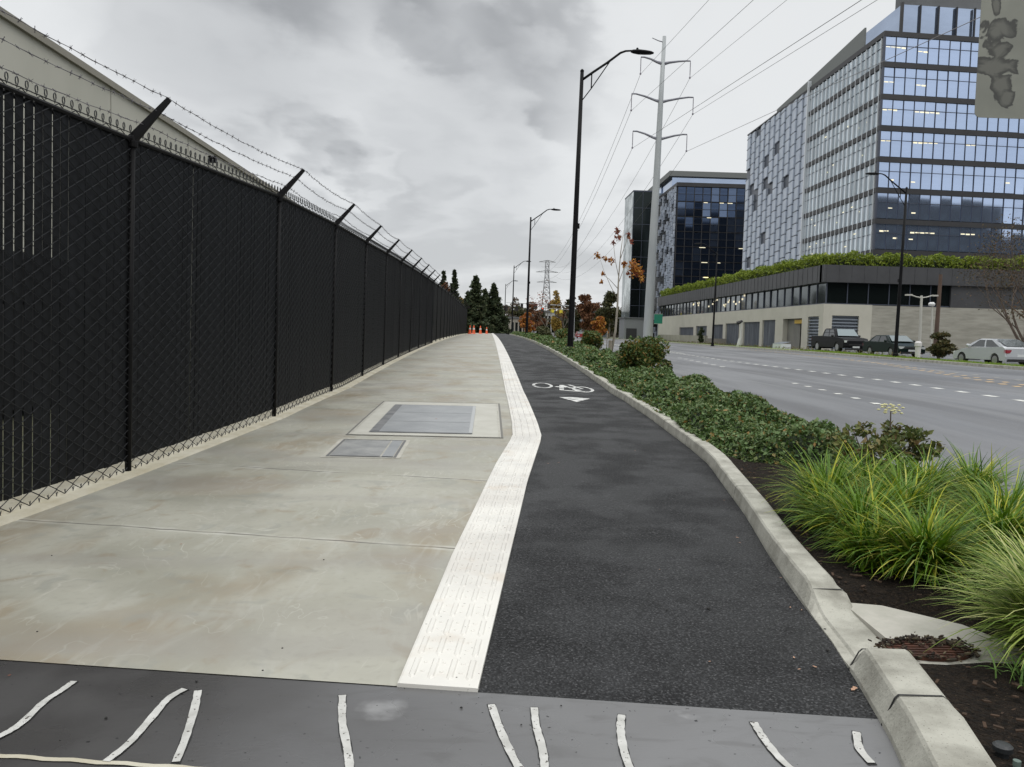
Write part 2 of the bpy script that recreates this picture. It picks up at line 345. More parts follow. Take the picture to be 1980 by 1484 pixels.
sheet('driveway', m_slab, [-6, -4, -3, -2, -1, 0, 1, 2.2], [-6, -2, 1, 2, 2.4, 2.8, 3.1, 3.38], -.004, lambda x, y: (edge(x)-3.38)*max(0, min(1, (y-1)/2.38)))
# guidance strip with raised bars
mb = MB()
ys = yr(3.38, 150)
def sp_(t, y): return sL(y)+(sR(y)-sL(y))*t
v = []; f = []
prof = [(0, -.004), (0.004, .012), (.03, .014), (.97, .014), (.996, .012), (1, -.03)]
for y in ys:
    for t, h in prof:
        x = sp_(t, y); yy = y+fade(x, y); v.append((x, yy, gz(x, yy)+h))
n = len(prof); f = [(j*n+i, j*n+i+1, (j+1)*n+i+1, (j+1)*n+i) for j in range(len(ys)-1) for i in range(n-1)]
f.append(tuple(range(n))); mb.add(v, f)
y = 3.45; k = 0
while y < 26:
    L = .26 if y < 12 else .5
    for c in (.14, .38, .62, .86):
        yo = y+(.0 if True else 0); a, b = yo, yo+L-.03; hw = .045
        pts = []
        xs0 = lambda t, yy: (sp_(t, yy), yy+fade(sp_(t, yy), yy))
        for (t, yy, h) in ((c-hw, a+.01, 0), (c, a-.01, 0), (c+hw, a+.01, 0), (c+hw, b-.01, 0), (c, b+.01, 0), (c-hw, b-.01, 0)):
            X, Yy = xs0(t, yy); pts.append((X, Yy, gz(X, Yy)+.013))
        for (t, yy) in ((c-hw*.6, a+.02), (c, a+.012), (c+hw*.6, a+.02), (c+hw*.6, b-.02), (c, b-.012), (c-hw*.6, b-.02)):
            X, Yy = xs0(t, yy); pts.append((X, Yy, gz(X, Yy)+.0205))
        mb.add(pts, [(i, (i+1) % 6, 6+(i+1) % 6, 6+i) for i in range(6)]+[(6, 7, 8, 9, 10, 11)])
        if y < 8:   # two small studs on each bar's flanks
            for dy in (.07, .17):
                X, Yy = xs0(c+.115 if c < .8 else c-.115, y+dy)
                mb.lathe((X, Yy, gz(X, Yy)+.013), [(.011, 0), (.007, .005), (.002, .006)], 6)
    y += L; k += 1
struct(mb.build('tactile_strip', m_strip))
# white inlaid wavy bands in the driveway (world polylines on the slab)
CR = Matrix.Rotation(-0.02995, 3, 'Z') @ Matrix.Rotation(math.pi/2-0.064985, 3, 'X') @ Matrix.Rotation(0.025, 3, 'Z')
def ground_at(px, py, dz=0.):      # converts measured image positions to ground coordinates
    d = CR @ Vector(((px-990)/1550, -(py-742)/1550, -1)); z = dz
    for _ in range(40):
        p = Vector((0, 0, 1.28))+d*((z-1.28)/d.z); z = gz(p.x, p.y)+dz
    return p
bands = [[(143, 1318), (118, 1336), (85, 1358), (40, 1400), (0, 1424), (-60, 1452)], [(357, 1333), (325, 1352), (290, 1392), (250, 1437), (205, 1473)],
 [(383, 1336), (375, 1375), (358, 1430), (340, 1474)], [(662, 1345), (662, 1395), (670, 1440), (676, 1484), (672, 1530)],
 [(950, 1363), (963, 1400), (980, 1440), (1003, 1484), (1040, 1530)], [(1033, 1369), (1037, 1405), (1048, 1445), (1053, 1484), (1050, 1530)],
 [(1202, 1383), (1200, 1410), (1206, 1450), (1220, 1490), (1245, 1530)], [(1457, 1397), (1478, 1430), (1508, 1467), (1535, 1490), (1580, 1520)],
 [(1656, 1416), (1662, 1448), (1685, 1476)]]
mb = MB(); mb2 = MB()
for b in bands:
    P = [ground_at(*p) for p in b]; out = []
    for i in range(len(P)-1):
        p0 = P[max(i-1, 0)]; p1 = P[i]; p2 = P[i+1]; p3 = P[min(i+2, len(P)-1)]
        for s in range(6):
            t = s/6; out.append(.5*((2*p1)+(-p0+p2)*t+(2*p0-5*p1+4*p2-p3)*t*t+(-p0+3*p1-3*p2+p3)*t*t*t))
    out.append(P[-1])
    for (M_, hw, h, ext) in ((mb, .0155, .002, 0), (mb2, .0182, -.001, .010)):
        v = []
        for i, p in enumerate(out):
            d = (out[min(i+1, len(out)-1)]-out[max(i-1, 0)]); d.z = 0; d.normalize(); nn = Vector((-d.y, d.x, 0))
            pp = p-d*ext if i == 0 else (p+d*ext if i == len(out)-1 else p)
            h_ = hw*random.uniform(.88, 1.12)
            for sgn in (1, -1): r = pp+nn*sgn*h_; v.append((r.x, r.y, gz(r.x, r.y)+h))
        M_.add(v, [(2*i, 2*i+1, 2*i+3, 2*i+2) for i in range(len(out)-1)])
struct(mb.build('driveway_inlay_bands', m_white)); struct(mb2.build('driveway_inlay_grooves', m_joint))
mb = MB(); v = []
for i in range(40):
    x = -2.6+i*.05; y = 2.795-.1*(x+1.4)+.004*math.sin(i*1.7); v += [(x, y-.012, gz(x, y)), (x, y+.012, gz(x, y))]
mb.add(v, [(2*i, 2*i+1, 2*i+3, 2*i+2) for i in range(39)]); struct(mb.build('driveway_joint', m_foot))
# ------------------------------------------------------------------ kerb of the planting strip
def kw(y): return .175 if y > 4.6 else (.21 if y > 3.0 else .22)
def kh(y):   # kerb height; drops to a flush gutter inlet between 3.75 and 4.45
    return .125-.105*ss((y-3.62)/.12)*(1-ss((y-4.30)/.45))
mb = MB(); ys = [2.0+i*.08 for i in range(40)]+yr(5.2, 115, .4); v = []
for i, y in enumerate(ys):
    h = kh(y); w = kw(y); x = kI(y)+.006*math.sin(y*2.1); slope = .02+.035*(1-ss((y-3.5)/3))
    jit = .004*math.sin(y*7.3)
    for dx, hh in ((-slope, -.05), (-slope*.9, h*.15), (0, h-.012+jit), (.012, h+jit), (w-.02, h), (w, h-.012), (w+.005, -.1)):
        v.append((x+dx, y, gz(x, y)+hh))
n = 7; mb.add(v, [(j*n+i, j*n+i+1, (j+1)*n+i+1, (j+1)*n+i) for j in range(len(ys)-1) for i in range(n-1)])
struct(mb.build('planter_kerb', m_conc))
mb = MB()
for yj in [3.12, 3.66, 4.58, 7.4, 10.4, 13.5, 16.5, 19.6, 22.6, 28, 34]:
    x = kI(yj); h = kh(yj); g = gz(x, yj); w = kw(yj); tw = .006 if yj < 5 else .004
    sl_ = .02+.035*(1-ss((yj-3.5)/3))
    P = [(x-sl_-.003, -.02), (x-.003, h-.012), (x+.012, h+.0025), (x+w-.02, h+.0025), (x+w+.003, h-.012)]
    v = []
    for (a, b) in P: v += [(a, yj-tw-.04*(a-x), g+b), (a, yj+tw-.04*(a-x), g+b)]
    mb.add(v, [(2*i, 2*i+1, 2*i+3, 2*i+2) for i in range(4)])
struct(mb.build('kerb_joints', m_joint))
# planting bed soil
def bedx(y): return kI(y)+kw(y)-.01
sheet('planting_soil', m_soil, [bedx]+[(lambda y, t=t: bedx(y)+(4.72-bedx(y))*t) for t in [i/14 for i in range(1, 15)]], [1.2+i*.15 for i in range(50)]+yr(8.8, 115, .5),
      lambda x, y: .055+.02*math.sin(x*9+y*4)*math.sin(y*7-x*3)-(.07 if (x < 2.7 and 3.7 < y < 4.55) else 0))
# concrete apron behind the inlet, and the rusty grate
apo = [(2.065, 3.62), (2.09, 4.52), (2.3, 4.47), (2.60, 4.18), (2.75, 3.75), (2.62, 3.50), (2.3, 3.50)]
mb = MB(); mb.prism(apo, lambda x, y: gz(x, y)-.1, lambda x, y: gz(x, y)+.035); struct(mb.build('inlet_apron', m_conc2))
m_rust = mat('rusty_iron', (.03, .010, .005), (.08, .026, .011), scale=14, rough=.85, bump=.6, bscale=60, bdist=.003)
gr = thing('drain_grate', 'rusty brown slotted drain grate set in the concrete apron behind the kerb', 'drain grate', (2.20, 3.80, gz(2.20, 3.8)+.045))
mb = MB(); cx, cy, cz = 2.20, 3.8, gz(2.20, 3.8)+.042
nb = 24
ring = [(.205*math.cos(2*math.pi*i/nb), .125*math.sin(2*math.pi*i/nb)) for i in range(nb)]
v = [(cx+a*s_, cy+b*s_, cz+h) for (s_, h) in ((1, -.04), (1, .012), (.9, .012), (.9, -.03)) for a, b in ring]
mb.add(v, [(j*nb+i, j*nb+(i+1) % nb, (j+1)*nb+(i+1) % nb, (j+1)*nb+i) for j in range(3) for i in range(nb)]); mb.build('rim', m_rust, gr)
mb = MB(); mb.add([(cx+a*.9, cy+b*.9, cz-.002) for a, b in ring], [tuple(range(nb))]); mb.build('sump', mat('sump_dark', (.012, .007, .005), rough=.9), gr)
mb = MB()
for i in range(-3, 4):
    yy = i*.031; hx = .19*math.sqrt(max(0, 1-(yy/.12)**2)); mb.box(cx-hx, cx+hx, cy+yy-.008, cy+yy+.008, cz-.0, cz+.009)
mb.box(cx-.011, cx+.011, cy-.115, cy+.115, cz, cz+.011); mb.build('grate_bars', m_rust, gr)
# ------------------------------------------------------------------ main road, markings, verge
roadx = [4.72, 6, 8, 10, 12, 14, 16, 18, 20, 22, 24.3]
rdz = lambda x, y: .0
kF = interp([(-60, 21.2), (20, 21.6), (35, 22.3), (60, 24.0), (90, 24.8), (140, 25.2), (400, 25.2)])
sheet('road', m_road, [4.72, 5.4, 6.2, 7, 8, 9.5]+[(lambda y, t=t: 9.5+(kF(y)-9.5)*t) for t in (.15, .3, .45, .6, .75, .9, 1)], [-60, -20, 0]+yr(3, 400, 1.5), rdz)
mb = MB(); v = []; ys = [-40, 0]+yr(10, 300, 2)
for y in ys:
    for dx, h in ((0, -.05), (.01, .13), (.02, .14), (.15, .14), (.16, .0)): v.append((kF(y)+dx, y, gz(kF(y), y)+h))
mb.add(v, [(j*5+i, j*5+i+1, (j+1)*5+i+1, (j+1)*5+i) for j in range(len(ys)-1) for i in range(4)]); struct(mb.build('far_kerb', m_conc))
mb = MB(); v = []; ys = yr(-5, 115, .6)
for y in ys:
    g = gz(4.6, y)
    for x, h in ((4.6, -.1), (4.61, .03), (4.62, .035), (4.72, .035), (4.73, .03), (4.735, -.2)): v.append((x, y, g+h))
mb.add(v, [(j*6+i, j*6+i+1, (j+1)*6+i+1, (j+1)*6+i) for j in range(len(ys)-1) for i in range(5)]); struct(mb.build('near_road_kerb', m_conc))
vz = lambda x, y: .10+.05*ss((y-41)/18)-(.19-.10*ss((y-41)/18))*ss((x-kF(y)-1.4)/1.2)
sheet('grass_verge', m_turf, [(lambda y, t=t: kF(y)+.15+t) for t in (0, .4, .9, 1.4, 2.0, 2.6)], [-40, 0]+yr(10, 300, 1.5), vz)
lz_ = lambda x, y: -.085+.18*ss((y-41)/18)
sheet('side_lane', m_road, [(lambda y: kF(y)+2.6), (lambda y: kF(y)+4), 31.5, 60], [-20, 10, 25, 36, 40, 44, 48, 52, 56, 60, 66, 74.], lz_)
sheet('side_lane', m_road, [(lambda y: kF(y)+2.6), (lambda y: kF(y)+4), 31.5], [74., 80, 90, 110, 140, 180, 260], -.055)
def dashes(name, m, path, ln, gap, wid, n, t0=0, hh=.006):
    mb = MB(); P = [Vector((a, b, 0)) for a, b in path]; seg = []
    cum = [0]
    for i in range(len(P)-1): cum.append(cum[-1]+(P[i+1]-P[i]).length)
    def at(s): return Vector((float(np.interp(s, cum, [p.x for p in P])), float(np.interp(s, cum, [p.y for p in P])), 0))
    s = t0; c = 0
    while s+ln < cum[-1] and c < n:
        a, b = at(s), at(s+ln); d = (b-a).normalized(); nn = Vector((-d.y, d.x, 0))*wid/2
        mb.add([(q.x, q.y, gz(q.x, q.y)+hh) for q in (a-nn, b-nn, b+nn, a+nn)], [(0, 1, 2, 3)]); s += ln+gap; c += 1
    return struct(mb.build(name, m))
dashes('lane_marking', m_paint, [(7.75, 15), (7.915, 16.15), (8.37, 19.48), (8.83, 23.49)], .30, 1.0, .16, 9, .9)
dashes('lane_marking', m_paint, [(9.9, 33.5), (10.9, 46)], .4, 1.5, .22, 9)
dashes('lane_marking', m_paint, [(11.3, 12), (11.9, 17.76), (12.43, 25.1), (12.4, 34.2), (12.5, 42.2), (13.2, 60), (14.5, 100), (15, 160)], .5, .8, .2, 90)
dashes('lane_marking', m_paint, [(13.5, 55), (14.5, 100), (15, 150)], 40, 4, .12, 3, hh=.009)
dashes('lane_marking', m_ypaint, [(14.5, 20), (14.95, 22.2), (19.1, 38.8), (21.8, 60.), (23, 90)], .30, .75, .20, 75)
dashes('lane_marking', m_ypaint, [(15.0, 20), (15.4, 22.2), (19.5, 38.8), (22.1, 60.), (23.2, 90)], .26, 1.0, .18, 50, .3)
dashes('lane_marking', m_paintw, [(16.6, 23.5), (17.06, 25.36), (18.82, 38.1), (20.8, 50)], .34, 1.2, .24, 22)
# cycle symbol on the path (painted)
mb = MB()
def gq(x, y): return (x, y, gz(x, y)+.003)
def ringm(cx, cy, rx, ry, w, n=28):
    v = []
    for i in range(n):
        t = 2*math.pi*i/n; v += [gq(cx+rx*math.cos(t), cy+ry*math.sin(t)), gq(cx+(rx-w)*math.cos(t), cy+(ry-w*1.6)*math.sin(t))]
    mb.add(v, [(2*i, 2*((i+1) % n), 2*((i+1) % n)+1, 2*i+1) for i in range(n)])
def barm(a, b, w):
    a, b = Vector(a), Vector(b); d = (b-a).normalized(); nn = Vector((-d.y, d.x))*w/2; mb.add([gq(*(q)) for q in (a-nn, b-nn, b+nn, a+nn)], [(0, 1, 2, 3)])
ringm(1.26, 18.5, .24, .62, .07); ringm(2.12, 17.8, .24, .62, .07)
barm((1.62, 17.5), (1.72, 18.7), .1); barm((1.62, 17.5), (2.1, 17.3), .12); barm((1.72, 18.6), (2.05, 17.5), .1); barm((1.55, 18.3), (1.8, 18.2), .18); barm((1.9, 18.8), (2.12, 17.9), .07)
mb.add([gq(1.42, 15.9), gq(1.68, 15.0), gq(2.02, 15.7), gq(1.7, 15.95)], [(0, 1, 2, 3)])
struct(mb.build('cycle_symbol', mat('worn_symbol_paint', (.05, .05, .052), (.58, .58, .56), scale=7, rough=.75, lo=.36, hi=.52, detail=8)))
# ------------------------------------------------------------------ access hatches in the sidewalk
m_hatch = mat('steel_plate', (.25, .26, .268), (.33, .34, .345), scale=1.5, rough=.42, metal=.25, bump=.3, bscale=220, bdist=.002)
m_hatch2 = mat('small_plate', (.21, .215, .215), (.33, .33, .32), scale=3, rough=.5, metal=.2, bump=.3, bscale=200, bdist=.002)
def gp(x, y, h): return (x, y, gz(x, y)+h)
def plate(mb, x0, x1, y0, y1, h, sk=.0, nx=2, ny=6, th=.0):
    v = [gp(x0+(x1-x0)*i/nx+sk*(j/ny), y0+(y1-y0)*j/ny, h) for j in range(ny+1) for i in range(nx+1)]
    mb.add(v, [(j*(nx+1)+i, j*(nx+1)+i+1, (j+1)*(nx+1)+i+1, (j+1)*(nx+1)+i) for j in range(ny) for i in range(nx)])
def frame(mb, x0, x1, y0, y1, w, h, wl=None):
    wl = wl or w
    plate(mb, x0, x0+wl, y0, y1, h, ny=8); plate(mb, x1-w, x1, y0, y1, h, ny=8); plate(mb, x0, x1, y0, y0+w, h+.0003, ny=1); plate(mb, x0, x1, y1-w, y1, h+.0003, ny=1)
ha = thing('access_hatch', 'large grey steel double-leaf access hatch in a concrete surround in the sidewalk', 'utility hatch', (-.9, 12.4, gz(-.9, 12.4)))
mb = MB(); plate(mb, -1.85, .2, 10.62, 14.4, .004, ny=12, nx=4); mb.build('surround', mat('surround_concrete', (.40, .39, .34), (.47, .46, .41), scale=2, rough=.7), ha)
mb = MB(); frame(mb, -1.87, .22, 10.6, 14.42, .03, .0065); mb.build('groove', mat('groove_dark', (.17, .165, .15), rough=.9), ha)
mb = MB(); frame(mb, -1.83, .18, 10.64, 14.38, .02, .0085); mb.build('edging', m_conc2, ha)
mb = MB(); frame(mb, -1.6, -.2, 10.85, 13.9, .045, .010, .13); mb.build('frame', mat('hatch_frame', (.11, .115, .12), (.2, .2, .2), scale=4, rough=.5, metal=.3), ha)
for a, b in ((10.90, 11.87), (11.885, 12.86), (12.875, 13.85)):
    mb = MB(); plate(mb, -1.47, -.245, a, b, .0125); mb.build('hatch_leaf', m_hatch, ha)
mb = MB(); plate(mb, -.25, -.20, 10.9, 13.85, .0145); mb.build('hinge_strip', mat('bright_hinge', (.40, .41, .41), rough=.5, metal=.2), ha)
hb = thing('access_hatch', 'small dark grey utility cover in the sidewalk before the large hatch', 'utility cover', (-1.43, 9.7, gz(-1.43, 9.7)))
mb = MB(); plate(mb, -1.88, -.98, 9.05, 10.3, .004); mb.build('surround', m_conc2, hb)
mb = MB(); frame(mb, -1.83, -1.03, 9.1, 10.26, .03, .0065); mb.build('frame', mat('cover_frame', (.12, .12, .12), rough=.6), hb)
mb = MB(); plate(mb, -1.79, -1.22, 9.14, 10.2, .009); mb.build('cover', m_hatch2, hb)
mb = MB(); plate(mb, -1.2, -1.07, 9.14, 10.2, .0095); mb.build('side_cover', m_hatch, hb)
# ------------------------------------------------------------------ chain link fence
fence = thing('chain_link_fence', 'tall black chain-link fence with privacy slats and barbed wire along the sidewalk', 'fence', (-3.57, 8.03, gz(-3.57, 8.03)))
posts = [0.2, 4.1, 8.03, 12.03, 15.8]
while posts[-1] < 108: posts.append(posts[-1]+3.87)
LEAN = .018; HF = 3.3
def fp(y, h, off=0.):      # point on the fence plane
    x = fx(y); return (x+LEAN*h+off, y, gz(x, y)+h)
for i, y in enumerate(posts):
    mb = MB(); mb.tube([fp(y, -.1), fp(y, HF+.02)], .031, 10); po = mb.build('post', m_fpost, fence, True)
    # arm toward the sidewalk
    b = Vector(fp(y, HF-.03)); tp = b+Vector((.36, -.0, .40))
    mb = MB(); ax = (tp-b).normalized(); ay = Vector((0, 1, 0)); az = ax.cross(ay)
    v = []
    for p, w in ((b, .042), (tp, .022)):
        for s1, s2 in ((-1, -1), (1, -1), (1, 1), (-1, 1)): v.append(p+ay*w*.75*s1+az*w*s2)
    mb.add(v, [(0, 3, 2, 1), (4, 5, 6, 7), (0, 1, 5, 4), (1, 2, 6, 5), (2, 3, 7, 6), (3, 0, 4, 7)])
    mb.lathe((b.x, b.y, b.z-.02), [(.05, -.05), (.055, 0), (.05, .05), (.02, .07)], 10)
    mb.build('barb_arm', m_fpost, po)
def wirep(y, k):           # barbed wire attach position
    f = (.34, .67, .98)[k]; b = Vector(fp(y, HF-.03)); return b+Vector((.36*f, 0, .40*f+.012))
for k in range(3):
    mb = MB(); pts = []
    yy = np.arange(posts[0], posts[-1]+.01, .30).tolist()
    for y in yy:
        # sag between posts
        j = max(0, min(len(posts)-2, int(np.searchsorted(posts, y)-1))); a, b = posts[j], posts[j+1]; t = (y-a)/(b-a)
        p = wirep(a, k).lerp(wirep(b, k), t); p.z -= .05*4*t*(1-t)*(1+.4*math.sin(j*2.3+k))+.006*math.sin(y*9+k); pts.append(p)
    mb.tube(pts, .0032, 4)
    mb.tube([p+Vector((.004*math.sin(i*1.9), 0, .004*math.cos(i*1.9))) for i, p in enumerate(pts)], .0022, 3)
    for i, p in enumerate(pts):
        if p.y > 45: continue
        for q0, q1 in ((p, pts[min(i+1, len(pts)-1)]),):
            for fr in (.1, .6):
                c = q0.lerp(q1, fr+random.uniform(-.06, .06))
                for a in range(2):
                    th = random.uniform(0, 6.3); d = Vector((math.cos(th), .25, math.sin(th)))*.024; mb.tube([c-d, c+d], .0022, 3, False)
                mb.tube([c-Vector((0, .012, 0)), c+Vector((0, .012, 0))], .0068, 5)
    mb.build('barbed_wire', m_galv, fence)
PW = .113; CH = .125
mb = MB()     # woven zigzag wires, real geometry for the nearer spans
y = 0.3; idx = 0; quads = []
ymax = 44
while y < ymax:
    nseg = int((HF+.06)/(CH/2)); z0 = .02
    up = []
    for s in range(nseg+2):
        h = z0+s*CH/2; h = min(h, HF+.03)
        yy = y+(PW/2 if ((s+idx) % 2) else -PW/2)
        off = .012 if ((s+idx) % 2) else .004
        up.append(np.array(fp(yy, h, off)))
    r = .0048
    for a, b in zip(up[:-1], up[1:]):
        n1_ = np.array([0, 0, r]) ; n2_ = np.array([r*1.1, 0, 0])
        quads.append([a-n1_, b-n1_, b+n1_, a+n1_]); quads.append([a-n2_, b-n2_, b+n2_, a+n2_])
    y += PW; idx += 1
mb.quads(np.array(quads)); mb.build('woven_mesh', m_wire, fence)
mb = MB()     # knuckles along the top, twisted ends along the bottom
y = 0.3
while y < 100:
    if y < 44:
        c = Vector(fp(y, HF+.07, .008)); pts = [c+Vector((0, .020*math.sin(t), .032*math.cos(t)-.0)) for t in np.linspace(math.pi+.5, 3*math.pi-.5, 7)]
        mb.tube(pts, .0055 if y < 20 else .007, 4)
        mb.tube([c+Vector((0, -.012, -.03)), c+Vector((0, 0, -.055)), c+Vector((0, .012, -.03))], .0035, 3)
        b = Vector(fp(y+PW/2, .03, .008)); mb.tube([b+Vector((0, -.012, .03)), b, b+Vector((0, .004, -.03))], .004, 3); mb.tube([b+Vector((0, .012, .03)), b, b+Vector((0, -.004, -.03))], .004, 3)
    else:
        c = Vector(fp(y, HF+.04, .008)); mb.box(c.x-.004, c.x+.004, y-.03, y+.03, c.z-.05, c.z+.05)
    y += PW if y < 44 else PW*2
mb.build('wire_knuckles', m_wire, fence)
mbf = MB(); mb = MB(); y = .3-PW/2  # privacy slats
rs = random.Random(3)
while y < posts[-1]:
    if y < 44:
        w = PW-(rs.uniform(.012, .025) if y < 7.0 else (rs.uniform(.003, .007) if rs.random() > .07 else .018)); t = .0035; yc = y+rs.uniform(-.004, .004)
        top = HF-rs.uniform(.0, .02); bot = .125+rs.uniform(-.006, .006)
        a0 = Vector(fp(yc-w/2, 0, -.012)); a1 = Vector(fp(yc+w/2, 0, -.012))
        tilt = rs.uniform(-.003, .003)
        v = []
        for h in (bot, top):
            for p, q in ((a0, -1), (a1, 1)):
                for s in (-t, t): v.append((p.x+LEAN*h+s+tilt*q, p.y, gz(fx(y), y)+h))
        mb.add(v, [(0, 1, 3, 2), (4, 6, 7, 5), (0, 4, 5, 1), (2, 3, 7, 6), (0, 2, 6, 4), (1, 5, 7, 3)]); y += PW
    else:
        L = 1.; v = []
        for yy in (y, y+L):
            for h in (.12, HF):
                for s in (-.004, .004): p = fp(yy, h, -.012+s); v.append(p)
        mbf.add(v, [(0, 1, 3, 2), (4, 6, 7, 5), (1, 5, 7, 3), (0, 2, 6, 4), (2, 3, 7, 6)]); y += L
mb.build('privacy_slats', m_slat, fence); mbf.build('privacy_slats', mat('far_slats', (.005, .0055, .006), (.009, .0095, .010), scale=3, stretch=(1, 6, .3), rough=.7, spec=.1), fence)
mb = MB()
for h in (HF-.05, 1.66):
    pts = [fp(y, h, -.045) for y in posts]; mb.tube(pts, .021, 6); mb.build('rail', m_fpost, fence); mb = MB()
mb.tube([fp(y, HF-.03, .012) for y in posts], .02, 5); mb.build('top_band', m_band, fence)
# ------------------------------------------------------------------ things beyond the fence
m_hang = mat('beige_panel', (.43, .425, .365), (.49, .48, .42), scale=.25, rough=.7, stretch=(1, 1, .3))
m_trim = mat('roof_trim', (.26, .245, .205), rough=.7)
hg = thing('warehouse', 'long beige warehouse wall rising beyond the black fence', 'building', (-16, 40, 0))
mb = MB(); mb.box(-40, -16, 8, 92, -.3, 11.0); mb.build('wall', m_hang, hg)
mb = MB(); mb.box(-16, -15.86, 8, 92, 10.98, 11.24); mb.box(-40, -16, 8, 92, 11.0, 11.2); mb.build('roof_edge', m_trim, hg)
mb = MB()
for y in (18, 26.2, 34.6, 43.2, 52, 60.5, 69): mb.box(-16.0, -15.985, y-.035, y+.035, 0, 10.98)
mb.build('wall_seam', mat('seam_beige', (.3, .29, .25), rough=.8), hg)  # vertical panel joints in a darker beige
mb = MB(); mb.box(-16, -15.6, 46.2, 46.5, 10.35, 10.7); mb.build('wall_light', m_blackpaint, hg)
ct = thing('storage_container', 'dark storage container just seen through the slats near the fence start', 'container', (-7.2, 9, -.2))
mb = MB(); mb.box(-9.6, -7.2, 6.0, 18, -.1, 2.3); 
for i in range(40): mb.box(-7.2, -7.17, 6.05+i*.3, 6.2+i*.3, 0, 2.2)
mb.build('container_body', mat('container_paint', (.012, .012, .014), (.02, .02, .02), rough=.7), ct)
# ------------------------------------------------------------------ street lamps
def lamp_proto(label, loc, group):
    t = thing('street_lamp', label, 'street lamp', (0, 0, 0), group); H = 11.0
    mb = MB(); mb.tube([(0, 0, 0), (0, 0, .3), (0, 0, 6), (0, 0, H)], [.135, .12, .098, .07], 14); mb.lathe((0, 0, H), [(.075, 0), (.075, .05), (.03, .1)], 12); mb.build('pole', m_blackpaint, t, True)
    mb = MB(); mb.box(-.22, .22, -.22, .22, 0, .05); mb.lathe((0, 0, .05), [(.19, 0), (.18, .3), (.145, .36)], 12); mb.build('base', m_blackpaint, t)
    mb = MB(); A = [(0, 0, H-.32), (.45, 0, H+.02), (.95, 0, H+.38), (1.25, 0, H+.62), (1.45, 0, H+.78), (1.65, 0, H+.86), (1.85, 0, H+.88), (2.0, 0, H+.87)]
    mb.tube(A, [.05, .048, .046, .045, .044, .04, .036, .034], 8); mb.build('arm', m_blackpaint, t, True)
    mb = MB(); mb.tube([(0, 0, H-1.15), (.38, 0, H-.62), (1.1, 0, H+.5)], .022, 6); mb.tube([(.38, 0, H-.04), (.38, 0, H-.62)], .026, 6); mb.build('brace', m_blackpaint, t)
    mb = MB(); v = []; prof = [(1.85, .04, .05), (1.95, .11, .08), (2.15, .17, .10), (2.4, .17, .09), (2.62, .14, .07), (2.74, .06, .03)]
    for x, w, h in prof:
        for a in range(10): th = 2*math.pi*a/10; v.append((x, w*math.cos(th), H+.86-.03*(x-1.9)+h*.9*math.sin(th)))
    mb.add(v, [(j*10+i, j*10+(i+1) % 10, (j+1)*10+(i+1) % 10, (j+1)*10+i) for j in range(5) for i in range(10)]+[tuple(range(10))[::-1], tuple(range(50, 60))])
    mb.lathe((2.1, 0, H+.93), [(.045, 0), (.045, .06), (.02, .08)], 8); mb.build('lamp_head', m_blackpaint, t, True)
    mb = MB(); mb.box(.07, .16, -.06, .06, 5.0, 5.2); mb.build('control_box', m_blackpaint, t)
    t.location = loc; return t
LG = 'black street lamps'
lp = lamp_proto('black street lamp nearest the camera standing in the shrubs beside the cycle path', (3.2, 31.6, gz(3.2, 31.6)), LG); lp.rotation_euler = (0, .014, 0)
for (x, y, sc, rz, lb) in ((3.4, 73, .98, 0, 'second black street lamp along the planting strip beside the cycle path'),
        (3.4, 121, .93, 0, 'third black street lamp along the planting strip, thin and distant'),
        (3.3, 178, .98, 0, 'farthest and faintest street lamp at the end of the planting strip'),
        (24.0, 46.7, .905, math.pi, 'black street lamp on the far verge beside the dark sedan'),
        (24.4, 87, .93, math.pi, 'black street lamp on the far verge before the podium gates')):
    c = clone(lp, (x, y, gz(x, y)), rz, sc, lb); c.rotation_euler = (0, .01, rz) if rz == 0 else (0, -.012, rz)
# ------------------------------------------------------------------ transmission pole, wires, lattice tower
tp = thing('transmission_pole', 'tall grey steel transmission pole with three pairs of arms across the road', 'power pole', (26, 131, .2))
mb = MB(); mb.tube([(26, 131, 0), (26, 131, .4), (26.2, 131, 12), (26.5, 131, 26), (26.72, 131, 38), (26.95, 131, 49)], [.86, .82, .70, .56, .42, .29], 16); mb.build('shaft', m_steel, tp, True)
ARMS = [((23.3, 131, 45.65), (31.3, 131, 45.3), 44.7), ((22.0, 131, 39.85), (32, 131, 39.6), 38.7), ((22.4, 131, 33.95), (31.2, 131, 33.7), 32.8)]
ends = []
for (a, b, zj) in ARMS:
    cx = 26.1+zj*.0175
    for e in (a, b):
        mb = MB(); s = 1 if e[0] > cx else -1
        mb.tube([(cx, 131, zj), (cx+s*1.0, 131, zj+.25), (cx+(e[0]-cx)*.55, 131, zj+.62*(e[2]-zj)+.1), (cx+(e[0]-cx)*.85, 131, e[2]), (e[0], 131, e[2])], [.3, .2, .16, .13, .12], 7); ar = mb.build('crossarm', m_armsteel, tp)
        mb = MB(); mb.tube([(e[0], 131, e[2]), (e[0], 131, e[2]-2.6)], .055, 5)
        for q_ in range(12): mb.lathe((e[0], 131, e[2]-.4-q_*.16), [(.05, 0), (.1, .03), (.05, .06)], 6)
        mb.lathe((e[0], 131, e[2]-2.75), [(.14, 0), (.14, .25)], 6); mb.build('insulator', m_insul, ar)
        ends.append((e[0], 131, e[2]-2.7))
mb = MB(); mb.tube([(26.9, 131, 48.1), (26.0, 131, 48.3), (25.0, 131, 48.7)], [.1, .08, .06], 5); mb.build('top_bracket', m_armsteel, tp)
WG = 'high power lines'
nm = ['top left arm', 'top right arm', 'middle left arm', 'middle right arm', 'bottom left arm', 'bottom right arm']
